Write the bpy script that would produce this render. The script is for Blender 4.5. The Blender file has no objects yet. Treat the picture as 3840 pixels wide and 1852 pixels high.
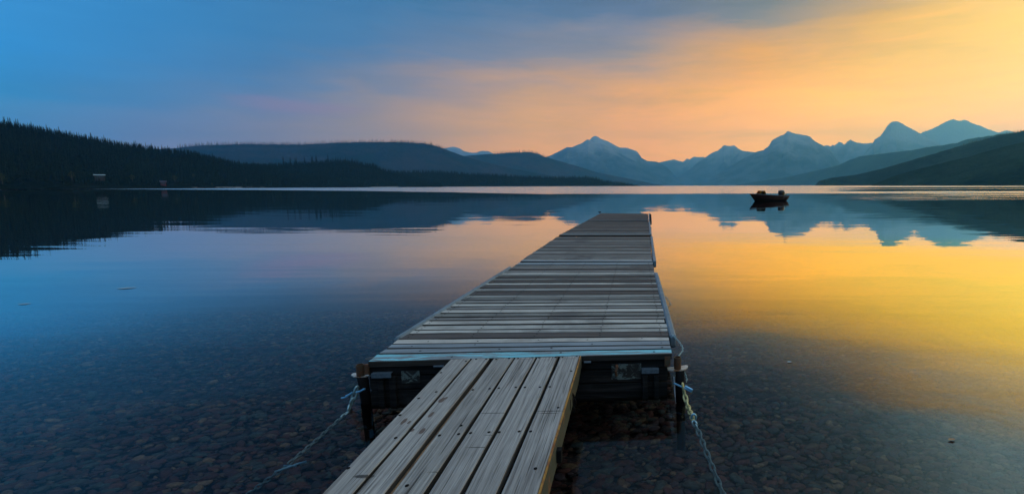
import bpy, math, random
import numpy as np
from mathutils import Vector, Matrix, noise as mnoise

random.seed(7)
rng = np.random.default_rng(11)
R = math.radians
scene = bpy.context.scene
COL = scene.collection

# ------------------------------------------------------------------ camera
CAM_H = 1.70
F, CX, CY = 1880.0, 2417.0, 926.0
cam_d = bpy.data.cameras.new("camera")
cam = bpy.data.objects.new("camera", cam_d)
COL.objects.link(cam)
cam_d.sensor_width = 36.0
cam_d.lens = F / 3840 * 36.0
cam_d.shift_x = (1920 - CX) / 3840.0
cam_d.clip_start = 0.05
cam_d.clip_end = 90000.0
PITCH = math.atan((926 - 697.0) / F)
ROLL = R(-0.17)
CAM_ROT = Matrix.Rotation(R(90) - PITCH, 3, 'X') @ Matrix.Rotation(ROLL, 3, 'Z')
cam.matrix_world = Matrix.Translation((0, 0, CAM_H)) @ CAM_ROT.to_4x4()
scene.camera = cam
scene.render.resolution_x, scene.render.resolution_y = 1024, 493


def ray(px, py):
    return CAM_ROT @ Vector(((px - CX) / F, -(py - CY) / F, -1.0))


def at(px, py, z=0.0):
    """the point of the level plane z seen at a photograph position"""
    d = ray(px, py)
    t = (z - CAM_H) / d.z
    return Vector((d.x * t, d.y * t, z))


def at_y(px, py, Y):
    d = ray(px, py)
    t = Y / d.y
    return Vector((d.x * t, Y, CAM_H + d.z * t))


def at_r(px, py, r):
    d = ray(px, py)
    t = r / math.hypot(d.x, d.y)
    return Vector((d.x * t, d.y * t, CAM_H + d.z * t))


# ------------------------------------------------------------------ sky, sun, exposure
SKY_X = [0, 480, 960, 1440, 1920, 2400, 2880, 3360, 3840]
SKY_Y = [60, 220, 400, 600]
SKY_C = [
    [(66,146,206),(65,135,190),(72,128,176),(76,125,166),(90,125,160),(110,130,155),(148,150,152),(225,180,132),(255,216,148)],
    [(62,143,202),(70,137,190),(80,130,175),(100,131,165),(135,140,155),(158,152,150),(240,180,120),(255,209,112),(255,226,126)],
    [(70,137,180),(80,132,177),(100,130,165),(146,144,150),(204,165,136),(226,173,128),(252,193,114),(255,210,100),(255,216,98)],
    [(90,130,172),(110,130,165),(136,138,158),(167,152,150),(215,168,138),(240,181,130),(252,200,120),(255,212,98),(255,213,92)]]



def s2l(c):
    c = c / 255.0
    return c / 12.92 if c <= 0.04045 else ((c + 0.055) / 1.055) ** 2.4


SKYL = np.array([[[s2l(c) for c in p] for p in row] for row in SKY_C])
# clipped reds and greens were brighter than the picture can hold
over = np.clip((np.array(SKY_X)[None, :] - 2700) / 1100.0, 0, 1)
SKYL[:, :, 0] *= 1 + 0.05 * over
SKYL[:, :, 1] *= 1 + 0.0 * over
HAZE_D = 6.4e-5
HAZE_TOP, HAZE_FAR = 2150.0, 20800.0
# colour of an endless depth of this air, left to right
HAZE_C = [(0.065, 0.19, 0.39), (0.065, 0.19, 0.385), (0.09, 0.205, 0.375), (0.12, 0.225, 0.35), (0.09, 0.22, 0.355), (0.15, 0.28, 0.35), (0.15, 0.34, 0.50), (0.20, 0.41, 0.66), (0.24, 0.52, 0.72)]
inv_rot = CAM_ROT.transposed()


def sky_at(az, el):
    d = inv_rot @ Vector((math.sin(az) * math.cos(el), math.cos(az) * math.cos(el), math.sin(el)))
    px = CX + F * d.x / -d.z
    py = CY - F * d.y / -d.z
    fx = np.interp(px, SKY_X, range(len(SKY_X)))
    fy = np.interp(py, SKY_Y, range(len(SKY_Y)))
    x0, y0 = min(int(fx), len(SKY_X) - 2), min(int(fy), len(SKY_Y) - 2)
    u, v = fx - x0, fy - y0
    c = (SKYL[y0, x0] * (1-u) + SKYL[y0, x0+1] * u) * (1-v) + (SKYL[y0+1, x0] * (1-u) + SKYL[y0+1, x0+1] * u) * v
    path = min(HAZE_FAR / max(math.cos(az) * math.cos(el), 0.3), HAZE_TOP / max(math.sin(el), 0.01))
    T = math.exp(-HAZE_D * path)
    hz = np.array([np.interp(px, SKY_X, [q[k] for q in HAZE_C]) for k in range(3)])
    return np.maximum((c - hz * (1 - T)) / T, 0.004)


SUN_AZ, SUN_EL = R(50), R(9)
world = bpy.data.worlds.new("World")
scene.world = world
world.use_nodes = True
wt = world.node_tree
wt.nodes.clear()


class NT:
    """small helper for writing node trees"""
    def __init__(self, tree):
        self.t = tree

    def n(self, typ, **kw):
        nd = self.t.nodes.new(typ)
        for k, v in kw.items():
            setattr(nd, k, v)
        return nd

    def set(self, sock, v):
        if isinstance(v, bpy.types.NodeSocket):
            self.t.links.new(v, sock)
        elif v is not None:
            sock.default_value = v

    def math(self, op, a, b=None, c=None, clamp=False):
        nd = self.n('ShaderNodeMath', operation=op, use_clamp=clamp)
        self.set(nd.inputs[0], a)
        self.set(nd.inputs[1], b)
        self.set(nd.inputs[2], c)
        return nd.outputs[0]

    def vmath(self, op, a, b=None):
        nd = self.n('ShaderNodeVectorMath', operation=op)
        self.set(nd.inputs[0], a)
        self.set(nd.inputs[1], b)
        return nd.outputs['Value'] if op in ('LENGTH', 'DOT_PRODUCT') else nd.outputs[0]

    def smooth(self, v, a, b, lo=0.0, hi=1.0):
        nd = self.n('ShaderNodeMapRange', interpolation_type='SMOOTHSTEP')
        self.set(nd.inputs[0], v)
        nd.inputs[1].default_value, nd.inputs[2].default_value = a, b
        nd.inputs[3].default_value, nd.inputs[4].default_value = lo, hi
        return nd.outputs[0]

    def lin(self, v, a, b, lo=0.0, hi=1.0):
        nd = self.n('ShaderNodeMapRange')
        self.set(nd.inputs[0], v)
        nd.inputs[1].default_value, nd.inputs[2].default_value = a, b
        nd.inputs[3].default_value, nd.inputs[4].default_value = lo, hi
        return nd.outputs[0]

    def mix(self, f, a, b, blend='MIX'):
        nd = self.n('ShaderNodeMix', data_type='RGBA', blend_type=blend)
        self.set(nd.inputs[0], f)
        self.set(nd.inputs[6], a)
        self.set(nd.inputs[7], b)
        return nd.outputs[2]

    def ramp(self, f, stops, interp='LINEAR'):
        nd = self.n('ShaderNodeValToRGB')
        cr = nd.color_ramp
        cr.interpolation = interp
        while len(cr.elements) < len(stops):
            cr.elements.new(0.5)
        for e, (p, c) in zip(cr.elements, stops):
            e.position = p
            e.color = tuple(c)[:3] + (1,)
        self.set(nd.inputs[0], f)
        return nd.outputs[0]

    def noise(self, vec, scale=5, detail=3, rough=0.5, dist=0.0):
        nd = self.n('ShaderNodeTexNoise')
        self.set(nd.inputs['Vector'], vec)
        nd.inputs['Scale'].default_value = scale
        nd.inputs['Detail'].default_value = detail
        nd.inputs['Roughness'].default_value = rough
        nd.inputs['Distortion'].default_value = dist
        return nd

    def mapping(self, vec, loc=(0, 0, 0), rot=(0, 0, 0), scl=(1, 1, 1)):
        nd = self.n('ShaderNodeMapping')
        self.set(nd.inputs[0], vec)
        nd.inputs['Location'].default_value = loc
        nd.inputs['Rotation'].default_value = rot
        nd.inputs['Scale'].default_value = scl
        return nd.outputs[0]


W = NT(wt)
tc = W.n('ShaderNodeTexCoord').outputs['Generated']
sep = W.n('ShaderNodeSeparateXYZ')
W.set(sep.inputs[0], tc)
X_, Y_, Z_ = sep.outputs
az_ = W.math('ARCTAN2', X_, Y_)
el_ = W.math('ARCSINE', Z_)
comb = W.n('ShaderNodeCombineXYZ')
W.set(comb.inputs[0], az_)
W.set(comb.inputs[1], el_)
# long cirrus streaks climbing towards the right
cl = W.mapping(comb.outputs[0], rot=(0, 0, R(-14)), scl=(1.0, 5.0, 1.0))
n1 = W.noise(cl, 2.2, 5, 0.55, 0.4).outputs[0]
cl2 = W.mapping(comb.outputs[0], loc=(4, 2, 0), rot=(0, 0, R(-20)), scl=(1.3, 8.0, 1.0))
n2 = W.noise(cl2, 4.0, 5, 0.6, 0.6).outputs[0]
warp = W.math('ADD', W.math('MULTIPLY', W.math('SUBTRACT', n1, 0.5), 0.135),
              W.math('MULTIPLY', W.math('SUBTRACT', n2, 0.5), 0.07))
warp = W.math('MULTIPLY', warp, W.smooth(el_, R(1), R(11)))
el_w = W.math('ADD', el_, warp)
tz = W.math('ADD', W.math('DIVIDE', az_, 2 * math.pi), 0.5)
ELS = [0.5, 3.5, 6.5, 9.5, 13.5, 18.0, 23.0]
AZS = [-52, -44, -36, -28, -20, -12, -6, 0, 6, 12, 18, 24, 30, 37, 44, 52]


def row_stops(el):
    st = []
    back = np.array([0.10, 0.17, 0.28])
    st.append((0.0, back))
    st.append(((-100 + 180) / 360, sky_at(R(-52), R(el)) * 0.9))
    for a in AZS:
        aa = min(a, 36.5)
        c = sky_at(R(aa), R(el))
        if a > 37:
            c = c * (1 + 0.02 * (a - 37))
        st.append(((a + 180) / 360, c))
    st.append(((80 + 180) / 360, sky_at(R(36), R(el)) * 0.8))
    st.append(((120 + 180) / 360, np.array([0.30, 0.28, 0.30])))
    st.append((1.0, back))
    return st


col = W.ramp(tz, row_stops(ELS[0]))
for i in range(1, len(ELS)):
    nxt = W.ramp(tz, row_stops(ELS[i]))
    col = W.mix(W.lin(el_w, R(ELS[i-1]), R(ELS[i])), col, nxt)
# over the frame: darker smoke-blue veil, then a pale zenith
veil = W.ramp(W.lin(az_, R(-60), R(60)), [(0, (0.05, 0.28, 0.55)), (0.066, (0.04, 0.24, 0.48)), (0.117, (0.02, 0.11, 0.26)), (0.19, (0.014, 0.06, 0.13)), (0.32, (0.010, 0.025, 0.045)),
                                          (0.545, (0.04, 0.06, 0.10)), (0.63, (0.07, 0.12, 0.17)), (0.71, (0.18, 0.27, 0.29)), (0.81, (0.70, 0.98, 0.98)), (1, (0.8, 1.0, 1.0))])
col = W.mix(W.smooth(el_w, R(16.5), R(24)), col, veil)
col = W.mix(W.smooth(el_, R(42), R(62)), col, (1.16, 1.45, 1.78, 1))
n3 = W.noise(W.mapping(comb.outputs[0], loc=(1, 7, 0), rot=(0, 0, R(-17)), scl=(2.0, 16.0, 1.0)), 3.2, 6, 0.62, 0.5).outputs[0]
n23 = W.math('ADD', W.math('MULTIPLY', n2, 0.5), W.math('MULTIPLY', n3, 0.5))
col = W.mix(1.0, col, W.ramp(n23, [(0.32, (0.86, 0.89, 0.93)), (0.5, (1.0, 1.0, 1.0)), (0.68, (1.14, 1.09, 1.05))]), 'MULTIPLY')
# a lone pink wisp low over the ridge
wd = W.vmath('SUBTRACT', comb.outputs[0], (R(-34.2), R(7.3), 0))
wd = W.mapping(wd, rot=(0, 0, R(9)), scl=(1 / R(5.5), 1 / R(0.8), 1))
wl_ = W.math('ADD', W.vmath('LENGTH', wd), W.math('MULTIPLY', W.math('SUBTRACT', n3, 0.5), 2.2))
col = W.mix(W.smooth(wl_, 1.3, 0.1, 0, 0.5), col, (0.62, 0.30, 0.36, 1))
sky = W.n('ShaderNodeTexSky', sky_type='NISHITA')
sky.sun_disc = False
sky.sun_elevation = SUN_EL
sky.sun_rotation = SUN_AZ
sky.dust_density = 4.0
add = W.n('ShaderNodeAddShader')
bg1 = W.n('ShaderNodeBackground')
W.set(bg1.inputs[0], col)
bg1.inputs[1].default_value = 1.0
bg2 = W.n('ShaderNodeBackground')
W.set(bg2.inputs[0], sky.outputs[0])
bg2.inputs[1].default_value = 0.003
W.set(add.inputs[0], bg1.outputs[0])
W.set(add.inputs[1], bg2.outputs[0])
wo = W.n('ShaderNodeOutputWorld')
W.set(wo.inputs[0], add.outputs[0])

sun_d = bpy.data.lights.new("sun", 'SUN')
sun = bpy.data.objects.new("sun", sun_d)
COL.objects.link(sun)
sun_d.energy = 0.8
sun_d.angle = R(12)
sun_d.color = (0.95, 0.80, 0.34)
sdir = Vector((math.sin(SUN_AZ) * math.cos(SUN_EL), math.cos(SUN_AZ) * math.cos(SUN_EL), math.sin(SUN_EL)))
sun.rotation_euler = (-sdir).to_track_quat('-Z', 'Y').to_euler()
sun.location = (300, 250, 100)

vs = scene.view_settings
vs.view_transform = 'Standard'
vs.look = 'None'
vs.exposure = 0.0
vs.gamma = 1.0
scene.render.engine = 'CYCLES'
cy = scene.cycles
cy.use_denoising = True
try:
    cy.denoiser = 'OPENIMAGEDENOISE'
except Exception:
    pass
cy.max_bounces = 8
cy.transparent_max_bounces = 12
cy.volume_bounces = 3
cy.caustics_reflective = False
cy.caustics_refractive = False
cy.sample_clamp_indirect = 4.0

# ------------------------------------------------------------------ object helpers


def tag(o, label=None, cat=None, group=None, kind=None):
    if label:
        o['label'] = label
    if cat:
        o['category'] = cat
    if group:
        o['group'] = group
    if kind:
        o['kind'] = kind
    return o


def empty(name, loc=(0, 0, 0), rz=0.0, **kw):
    o = bpy.data.objects.new(name, None)
    o.empty_display_size = 0.2
    o.location = loc
    o.rotation_euler = (0, 0, rz)
    COL.objects.link(o)
    return tag(o, **kw)


class MB:
    """collects verts / faces / material slots / uvs"""
    def __init__(self):
        self.v, self.f, self.mi, self.uv = [], [], [], []

    def face(self, idx, mi=0, uv=None):
        self.f.append(tuple(idx))
        self.mi.append(mi)
        self.uv.append(uv or [(0, 0)] * len(idx))

    def box(self, c, s, rot=None, mi=0, cham=0.0):
        """box with optional small chamfer, centre c, full size s"""
        M = rot or Matrix.Identity(3)
        c = Vector(c)
        hx, hy, hz = s[0] / 2, s[1] / 2, s[2] / 2
        if cham <= 0:
            base = len(self.v)
            for x in (-hx, hx):
                for y in (-hy, hy):
                    for z in (-hz, hz):
                        self.v.append(tuple(c + M @ Vector((x, y, z))))
            for q in ((0, 1, 3, 2), (4, 6, 7, 5), (0, 4, 5, 1), (2, 3, 7, 6), (0, 2, 6, 4), (1, 5, 7, 3)):
                self.face([base + i for i in q], mi)
            return
        k = cham
        prof = [(-hy + k, -hz), (hy - k, -hz), (hy, -hz + k), (hy, hz - k), (hy - k, hz), (-hy + k, hz), (-hy, hz - k), (-hy, -hz + k)]
        xs = [(-hx, k), (-hx + k, 0), (hx - k, 0), (hx, k)]
        base = len(self.v)
        for x, ins in xs:
            for y, z in prof:
                yy = y - math.copysign(ins, y)
                zz = z - math.copysign(ins, z)
                self.v.append(tuple(c + M @ Vector((x, yy, zz))))
        for i in range(3):
            for j in range(8):
                a = base + i * 8 + j
                b = base + i * 8 + (j + 1) % 8
                self.face([a, b, b + 8, a + 8], mi)
        self.face([base + j for j in range(7, -1, -1)], mi)
        self.face([base + 24 + j for j in range(8)], mi)

    def tube(self, pts, rad, seg=8, mi=0, closed=False, cap=True, flat=1.0):
        pts = [Vector(p) for p in pts]
        n = len(pts)
        rads = rad if isinstance(rad, (list, tuple)) else [rad] * n
        base = len(self.v)
        up = Vector((0, 0, 1))
        prev = None
        for i, p in enumerate(pts):
            if closed:
                t = (pts[(i + 1) % n] - pts[i - 1])
            else:
                t = pts[min(i + 1, n - 1)] - pts[max(i - 1, 0)]
            t.normalize()
            if prev is None:
                a = up if abs(t.z) < 0.9 else Vector((1, 0, 0))
                u = t.cross(a).normalized()
            else:
                u = (prev - t * prev.dot(t)).normalized()
            prev = u
            w = t.cross(u)
            for k in range(seg):
                an = 2 * math.pi * k / seg
                self.v.append(tuple(p + u * math.cos(an) * rads[i] + w * math.sin(an) * rads[i] * flat))
        rng_i = range(n if closed else n - 1)
        for i in rng_i:
            for k in range(seg):
                a = base + i * seg + k
                b = base + i * seg + (k + 1) % seg
                c = base + ((i + 1) % n) * seg + (k + 1) % seg
                d = base + ((i + 1) % n) * seg + k
                self.face([a, b, c, d], mi)
        if cap and not closed:
            self.face([base + k for k in range(seg - 1, -1, -1)], mi)
            self.face([base + (n - 1) * seg + k for k in range(seg)], mi)

    def build(self, name, mats, parent=None, smooth=False, **kw):
        me = bpy.data.meshes.new(name)
        me.from_pydata(self.v, [], self.f)
        if not isinstance(mats, (list, tuple)):
            mats = [mats]
        for m in mats:
            me.materials.append(m)
        me.polygons.foreach_set('material_index', self.mi)
        uvl = me.uv_layers.new(name='UVMap')
        flat = [c for u in self.uv for p in u for c in p]
        uvl.data.foreach_set('uv', flat)
        if smooth:
            me.polygons.foreach_set('use_smooth', [True] * len(self.f))
        me.update()
        o = bpy.data.objects.new(name, me)
        COL.objects.link(o)
        if parent:
            o.parent = parent
        return tag(o, **kw)


def np_mesh(name, V, Fc, mats, mi=None, smooth=False, parent=None, **kw):
    """fast mesh from numpy arrays, all faces with the same number of corners"""
    k = Fc.shape[1]
    me = bpy.data.meshes.new(name)
    me.vertices.add(len(V))
    me.vertices.foreach_set('co', np.ascontiguousarray(V, dtype=np.float32).ravel())
    me.loops.add(Fc.size)
    me.loops.foreach_set('vertex_index', np.ascontiguousarray(Fc, dtype=np.int32).ravel())
    me.polygons.add(len(Fc))
    me.polygons.foreach_set('loop_start', np.arange(0, Fc.size, k, dtype=np.int32))
    me.polygons.foreach_set('loop_total', np.full(len(Fc), k, dtype=np.int32))
    for m in (mats if isinstance(mats, (list, tuple)) else [mats]):
        me.materials.append(m)
    if mi is not None:
        me.polygons.foreach_set('material_index', np.asarray(mi, dtype=np.int32))
    me.polygons.foreach_set('use_smooth', np.full(len(Fc), bool(smooth)))
    me.update(calc_edges=True)
    o = bpy.data.objects.new(name, me)
    COL.objects.link(o)
    if parent:
        o.parent = parent
    return tag(o, **kw)


# ------------------------------------------------------------------ materials
def new_mat(name):
    m = bpy.data.materials.new(name)
    m.use_nodes = True
    m.node_tree.nodes.clear()
    t = NT(m.node_tree)
    out = t.n('ShaderNodeOutputMaterial')
    return m, t, out


def princ(t, out, color, rough=0.8, metal=0.0, normal=None, spec=0.3):
    b = t.n('ShaderNodeBsdfPrincipled')
    t.set(b.inputs['Base Color'], color)
    t.set(b.inputs['Roughness'], rough)
    t.set(b.inputs['Metallic'], metal)
    t.set(b.inputs['Specular IOR Level'], spec)
    if normal is not None:
        t.set(b.inputs['Normal'], normal)
    t.set(out.inputs[0], b.outputs[0])
    return b


def bump(t, h, strength=0.5, dist=0.01):
    b = t.n('ShaderNodeBump')
    b.inputs['Strength'].default_value = strength
    b.inputs['Distance'].default_value = dist
    t.set(b.inputs['Height'], h)
    return b.outputs[0]


def wood_mat(name, tones, dirt=0.6, spec=0.2, wet=None, marks=(), grain=1.0, warm_edge=False):
    """weathered timber: UV is in metres, u along the board; each board differs"""
    m, t, out = new_mat(name)
    uv = t.n('ShaderNodeUVMap').outputs[0]
    geo = t.n('ShaderNodeNewGeometry')
    rnd = geo.outputs['Random Per Island']
    off = t.n('ShaderNodeCombineXYZ')
    t.set(off.inputs[0], t.math('MULTIPLY', rnd, 37.0))
    t.set(off.inputs[1], t.math('MULTIPLY', rnd, 91.0))
    p = t.vmath('ADD', uv, off.outputs[0])
    base = t.ramp(rnd, tones, 'LINEAR')
    g1 = t.noise(t.mapping(p, scl=(1.6, 60 * grain, 1)), 1.0, 6, 0.65, 0.6).outputs[0]
    g2 = t.noise(t.mapping(p, scl=(0.9, 11, 1)), 1.0, 5, 0.6, 1.0).outputs[0]
    g3 = t.noise(t.mapping(p, scl=(6, 220 * grain, 1)), 1.0, 3, 0.6).outputs[0]
    blot = t.noise(geo.outputs['Position'], 1.4, 5, 0.62).outputs[0]
    c = t.mix(1.0, base, t.ramp(g1, [(0.30, (0.42, 0.40, 0.39)), (0.5, (0.95, 0.95, 0.95)), (0.70, (1.35, 1.35, 1.33))]), 'MULTIPLY')
    c = t.mix(1.0, c, t.ramp(g3, [(0.30, (0.72, 0.71, 0.70)), (0.55, (1.05, 1.05, 1.05))]), 'MULTIPLY')
    dk = t.math('MULTIPLY', t.smooth(g2, 0.50, 0.72), dirt)
    c = t.mix(dk, c, (0.042, 0.036, 0.036, 1))
    # worn tread line and damp patches
    d2 = t.math('MULTIPLY', t.smooth(blot, 0.50, 0.66), dirt * 0.85)
    c = t.mix(d2, c, (0.05, 0.045, 0.045, 1))
    # long drying checks
    ck = t.noise(t.mapping(p, loc=(5, 3, 0), scl=(1.1, 85 * grain, 1)), 1.0, 2, 0.5, 0.3).outputs[0]
    cm = t.smooth(ck, 0.63, 0.67)
    c = t.mix(t.math('MULTIPLY', cm, 0.8), c, (0.02, 0.018, 0.016, 1))
    hgt = t.math('ADD', t.math('MULTIPLY', g1, 0.6), t.math('MULTIPLY', g3, 0.4))
    hgt = t.math('SUBTRACT', hgt, t.math('MULTIPLY', cm, 0.8))
    if marks:
        pos = geo.outputs['Position']
        wob = t.noise(pos, 38, 3, 0.6).outputs[0]
        wob2 = t.math('MULTIPLY', t.math('SUBTRACT', wob, 0.5), 0.9)
        for (mx, my, rx, ry, ang, colr, sharp) in marks:
            q = t.vmath('SUBTRACT', pos, (mx, my, 0))
            vr = t.n('ShaderNodeVectorRotate', rotation_type='Z_AXIS')
            t.set(vr.inputs['Vector'], q)
            t.set(vr.inputs['Angle'], -ang)
            q = t.vmath('MULTIPLY', vr.outputs[0], (1 / rx, 1 / ry, 0))
            L = t.math('ADD', t.vmath('LENGTH', q), wob2)
            mk = t.smooth(L, 1.0 + sharp, 1.0 - sharp, 0, 1)
            c = t.mix(t.math('MULTIPLY', mk, 0.85), c, colr)
    nrm = bump(t, hgt, 0.55, 0.004)
    r_ = t.lin(g2, 0.3, 0.7, 0.80, 0.60)
    princ(t, out, c, r_, 0.0, nrm, spec)
    return m


def plain_mat(name, color, rough=0.6, metal=0.0, var=0.25, scale=20, spec=0.4, color2=None, lo=0.4, hi=0.65, bs=0.3):
    m, t, out = new_mat(name)
    pos = t.n('ShaderNodeTexCoord').outputs['Object']
    n = t.noise(pos, scale, 5, 0.65).outputs[0]
    c1 = tuple(color) + (1,)
    c2 = tuple(color2) + (1,) if color2 else tuple(x * (1 - var) for x in color) + (1,)
    c = t.mix(t.smooth(n, lo, hi), c1, c2)
    n2 = t.noise(pos, scale * 4, 4, 0.6).outputs[0]
    c = t.mix(1.0, c, t.ramp(n2, [(0.3, (0.8, 0.8, 0.8)), (0.7, (1.15, 1.15, 1.15))]), 'MULTIPLY')
    princ(t, out, c, rough, metal, bump(t, n2, bs, 0.003), spec)
    return m


M = {}
GREY_TONES = [(0.0, (0.34, 0.33, 0.32)), (0.12, (0.48, 0.45, 0.42)), (0.22, (0.15, 0.13, 0.125)), (0.34, (0.50, 0.50, 0.49)),
              (0.46, (0.24, 0.20, 0.185)), (0.58, (0.56, 0.53, 0.50)), (0.70, (0.12, 0.11, 0.11)), (0.82, (0.46, 0.46, 0.46)), (0.92, (0.28, 0.25, 0.24)), (1.0, (0.44, 0.45, 0.46))]
LIGHT_TONES = [(0.0, (0.44, 0.42, 0.40)), (0.3, (0.54, 0.52, 0.49)), (0.55, (0.38, 0.33, 0.31)), (0.8, (0.58, 0.57, 0.55)), (1.0, (0.48, 0.46, 0.43))]
GREY_TONES = [(p, tuple(x * 0.86 for x in c)) for p, c in GREY_TONES]
DARK_TONES = [(p, tuple(x * k for x, k in zip(c, (0.32, 0.30, 0.29)))) for p, c in GREY_TONES]
MID_TONES = [(p, tuple(x * 0.48 for x in c)) for p, c in GREY_TONES]
NEW_TONES = [(0.0, (0.30, 0.37, 0.41)), (1.0, (0.36, 0.41, 0.44))]
WALK_TONES = [(0.0, (0.190, 0.175, 0.162)), (0.5, (0.232, 0.215, 0.200)), (1.0, (0.212, 0.196, 0.184))]
def tones(base, k, jit=0.12):
    r = random.Random(int(k * 1000))
    st = [(i / 5, 1 + r.uniform(-jit, jit)) for i in range(6)]
    return [(p, tuple(x * k * q * (1 + r.uniform(-0.02, 0.02)) for x in base)) for p, q in st]


M['L'] = wood_mat('pale_weathered_board', tones((0.51, 0.485, 0.44), 0.66), 0.5)
M['M'] = wood_mat('grey_weathered_board', tones((0.47, 0.455, 0.43), 0.33, 0.22), 0.8)
M['D'] = wood_mat('dark_brown_board', tones((0.46, 0.39, 0.36), 0.14, 0.3), 0.6)
M['N'] = wood_mat('newer_grey_board', tones((0.36, 0.43, 0.47), 0.46), 0.15)
M['F'] = wood_mat('dark_grey_board', tones((0.47, 0.45, 0.42), 0.19, 0.3), 0.8)
M['E'] = wood_mat('gap_shade_board_side', tones((0.46, 0.41, 0.38), 0.07), 0.5, spec=0.05)  # sides and chamfers darkened to stand in for shade in the gaps
M['deck_new'] = M['N']
M['deck'] = M['L']
M['beam'] = wood_mat('shade_black_timber', [(0.0, (0.004, 0.005, 0.006)), (1.0, (0.013, 0.014, 0.015))], 0.5, spec=0.03)  # near-black base colour holds the shade of the dock face and underside
M['rail'] = plain_mat('grey_rubber_rail', (0.10, 0.14, 0.17), 0.6, 0, 0.3, 9)
M['steel'] = plain_mat('galvanised_steel', (0.08, 0.11, 0.14), 0.5, 0.3, 0.35, 40)
M['blue_rod'] = plain_mat('blue_coated_rod', (0.16, 0.36, 0.52), 0.35, 0.5, 0.2, 30)
M['black_iron'] = plain_mat('black_iron', (0.005, 0.005, 0.006), 0.8, 0.0, 0.3, 30, spec=0.08)
M['rust'] = plain_mat('rusty_steel', (0.055, 0.042, 0.025), 0.7, 0.3, 0.3, 22, color2=(0.09, 0.034, 0.015), lo=0.42, hi=0.58)
M['plate'] = plain_mat('pale_rusty_plate', (0.45, 0.42, 0.38), 0.5, 0.5, 0.3, 22, color2=(0.30, 0.13, 0.05), lo=0.5, hi=0.62)
M['olive'] = plain_mat('olive_painted_steel', (0.035, 0.036, 0.022), 0.6, 0.0, 0.3, 9, color2=(0.16, 0.06, 0.02), lo=0.55, hi=0.62)
M['gold_edge'] = plain_mat('rusted_glow_edge', (0.36, 0.18, 0.03), 0.5, 0.4, 0.3, 16, color2=(0.20, 0.07, 0.02), lo=0.45, hi=0.62)  # rust, plus the warm rim light painted into the colour
M['pole'] = plain_mat('peeled_pine_pole', (0.22, 0.13, 0.065), 0.6, 0, 0.4, 7, color2=(0.10, 0.06, 0.035))
M['chain_teal'] = plain_mat('galvanised_chain', (0.22, 0.33, 0.36), 0.4, 0.5, 0.3, 30)
M['chain_wet'] = plain_mat('sunken_chain', (0.18, 0.31, 0.36), 0.5, 0.3, 0.3, 30)
M['chain_glow'] = plain_mat('glow_tinted_chain', (0.36, 0.34, 0.17), 0.45, 0.5, 0.3, 30)  # yellow of the low warm glow painted into the links


def paint_mat(name, paint, under, lo, hi, scl=(1.6, 16.0, 1)):
    m, t, out = new_mat(name)
    uv = t.n('ShaderNodeUVMap').outputs[0]
    n = t.noise(t.mapping(uv, scl=scl), 1.0, 7, 0.72, 0.8).outputs[0]
    g = t.noise(t.mapping(uv, scl=(4, 140, 1)), 1.0, 3, 0.6).outputs[0]
    wood = t.mix(t.smooth(g, 0.35, 0.6), under + (1,), tuple(x * 0.35 for x in under) + (1,))
    n3 = t.noise(t.mapping(uv, loc=(3, 3, 3), scl=(1.2, 3, 1)), 1.0, 3, 0.6).outputs[0]
    pt = t.mix(t.smooth(n3, 0.35, 0.65), paint + (1,), tuple(x * 0.7 for x in paint) + (1,))
    c = t.mix(t.smooth(n, lo, hi), pt, wood)
    princ(t, out, c, 0.6, 0, bump(t, t.math('SUBTRACT', g, t.math('MULTIPLY', t.smooth(n, lo, hi), 1.5)), 0.5, 0.003), 0.4)
    return m


M['blue_paint'] = paint_mat('peeling_blue_paint', (0.15, 0.44, 0.52), (0.20, 0.22, 0.235), 0.48, 0.53)
M['peel'] = paint_mat('flaking_white_paint', (0.10, 0.13, 0.125), (0.008, 0.008, 0.007), 0.44, 0.50, (14, 16, 1))

# ---------------------------------------------------------------- terrain


def fbm(x, y, s, seed=0.0, octs=5):
    return mnoise.fractal(Vector((x * s + seed, y * s + seed * 1.7, seed)), 1.0, 2.1, octs)


def hill_mat(name, c1, c2, scale, c3=None, z3=(400, 900), rough=1.0):
    m, t, out = new_mat(name)
    pos = t.n('ShaderNodeNewGeometry').outputs['Position']
    n = t.noise(pos, scale, 8, 0.62).outputs[0]
    c = t.mix(t.smooth(n, 0.38, 0.62), c1 + (1,), c2 + (1,))
    if c3:
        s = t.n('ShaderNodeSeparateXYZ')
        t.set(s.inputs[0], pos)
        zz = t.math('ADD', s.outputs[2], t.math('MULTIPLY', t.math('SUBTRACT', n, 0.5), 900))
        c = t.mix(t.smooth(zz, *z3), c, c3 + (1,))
    n2 = t.noise(pos, scale * 7, 6, 0.65).outputs[0]
    princ(t, out, c, rough, 0, bump(t, n2, 1.0, 0.15 / scale), 0.0)
    return m


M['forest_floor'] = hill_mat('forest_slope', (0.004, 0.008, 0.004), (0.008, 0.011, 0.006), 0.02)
M['burnt'] = hill_mat('burnt_slope', (0.010, 0.028, 0.036), (0.030, 0.034, 0.042), 0.004)
M['wooded'] = hill_mat('wooded_mountain', (0.003, 0.010, 0.012), (0.016, 0.030, 0.026), 0.004)
M['rock'] = hill_mat('wooded_and_rocky_mountain', (0.010, 0.030, 0.036), (0.050, 0.074, 0.088), 0.0028,  # bluish base colours carry part of the distance haze
                     (0.26, 0.27, 0.28), (450, 1250))


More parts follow.
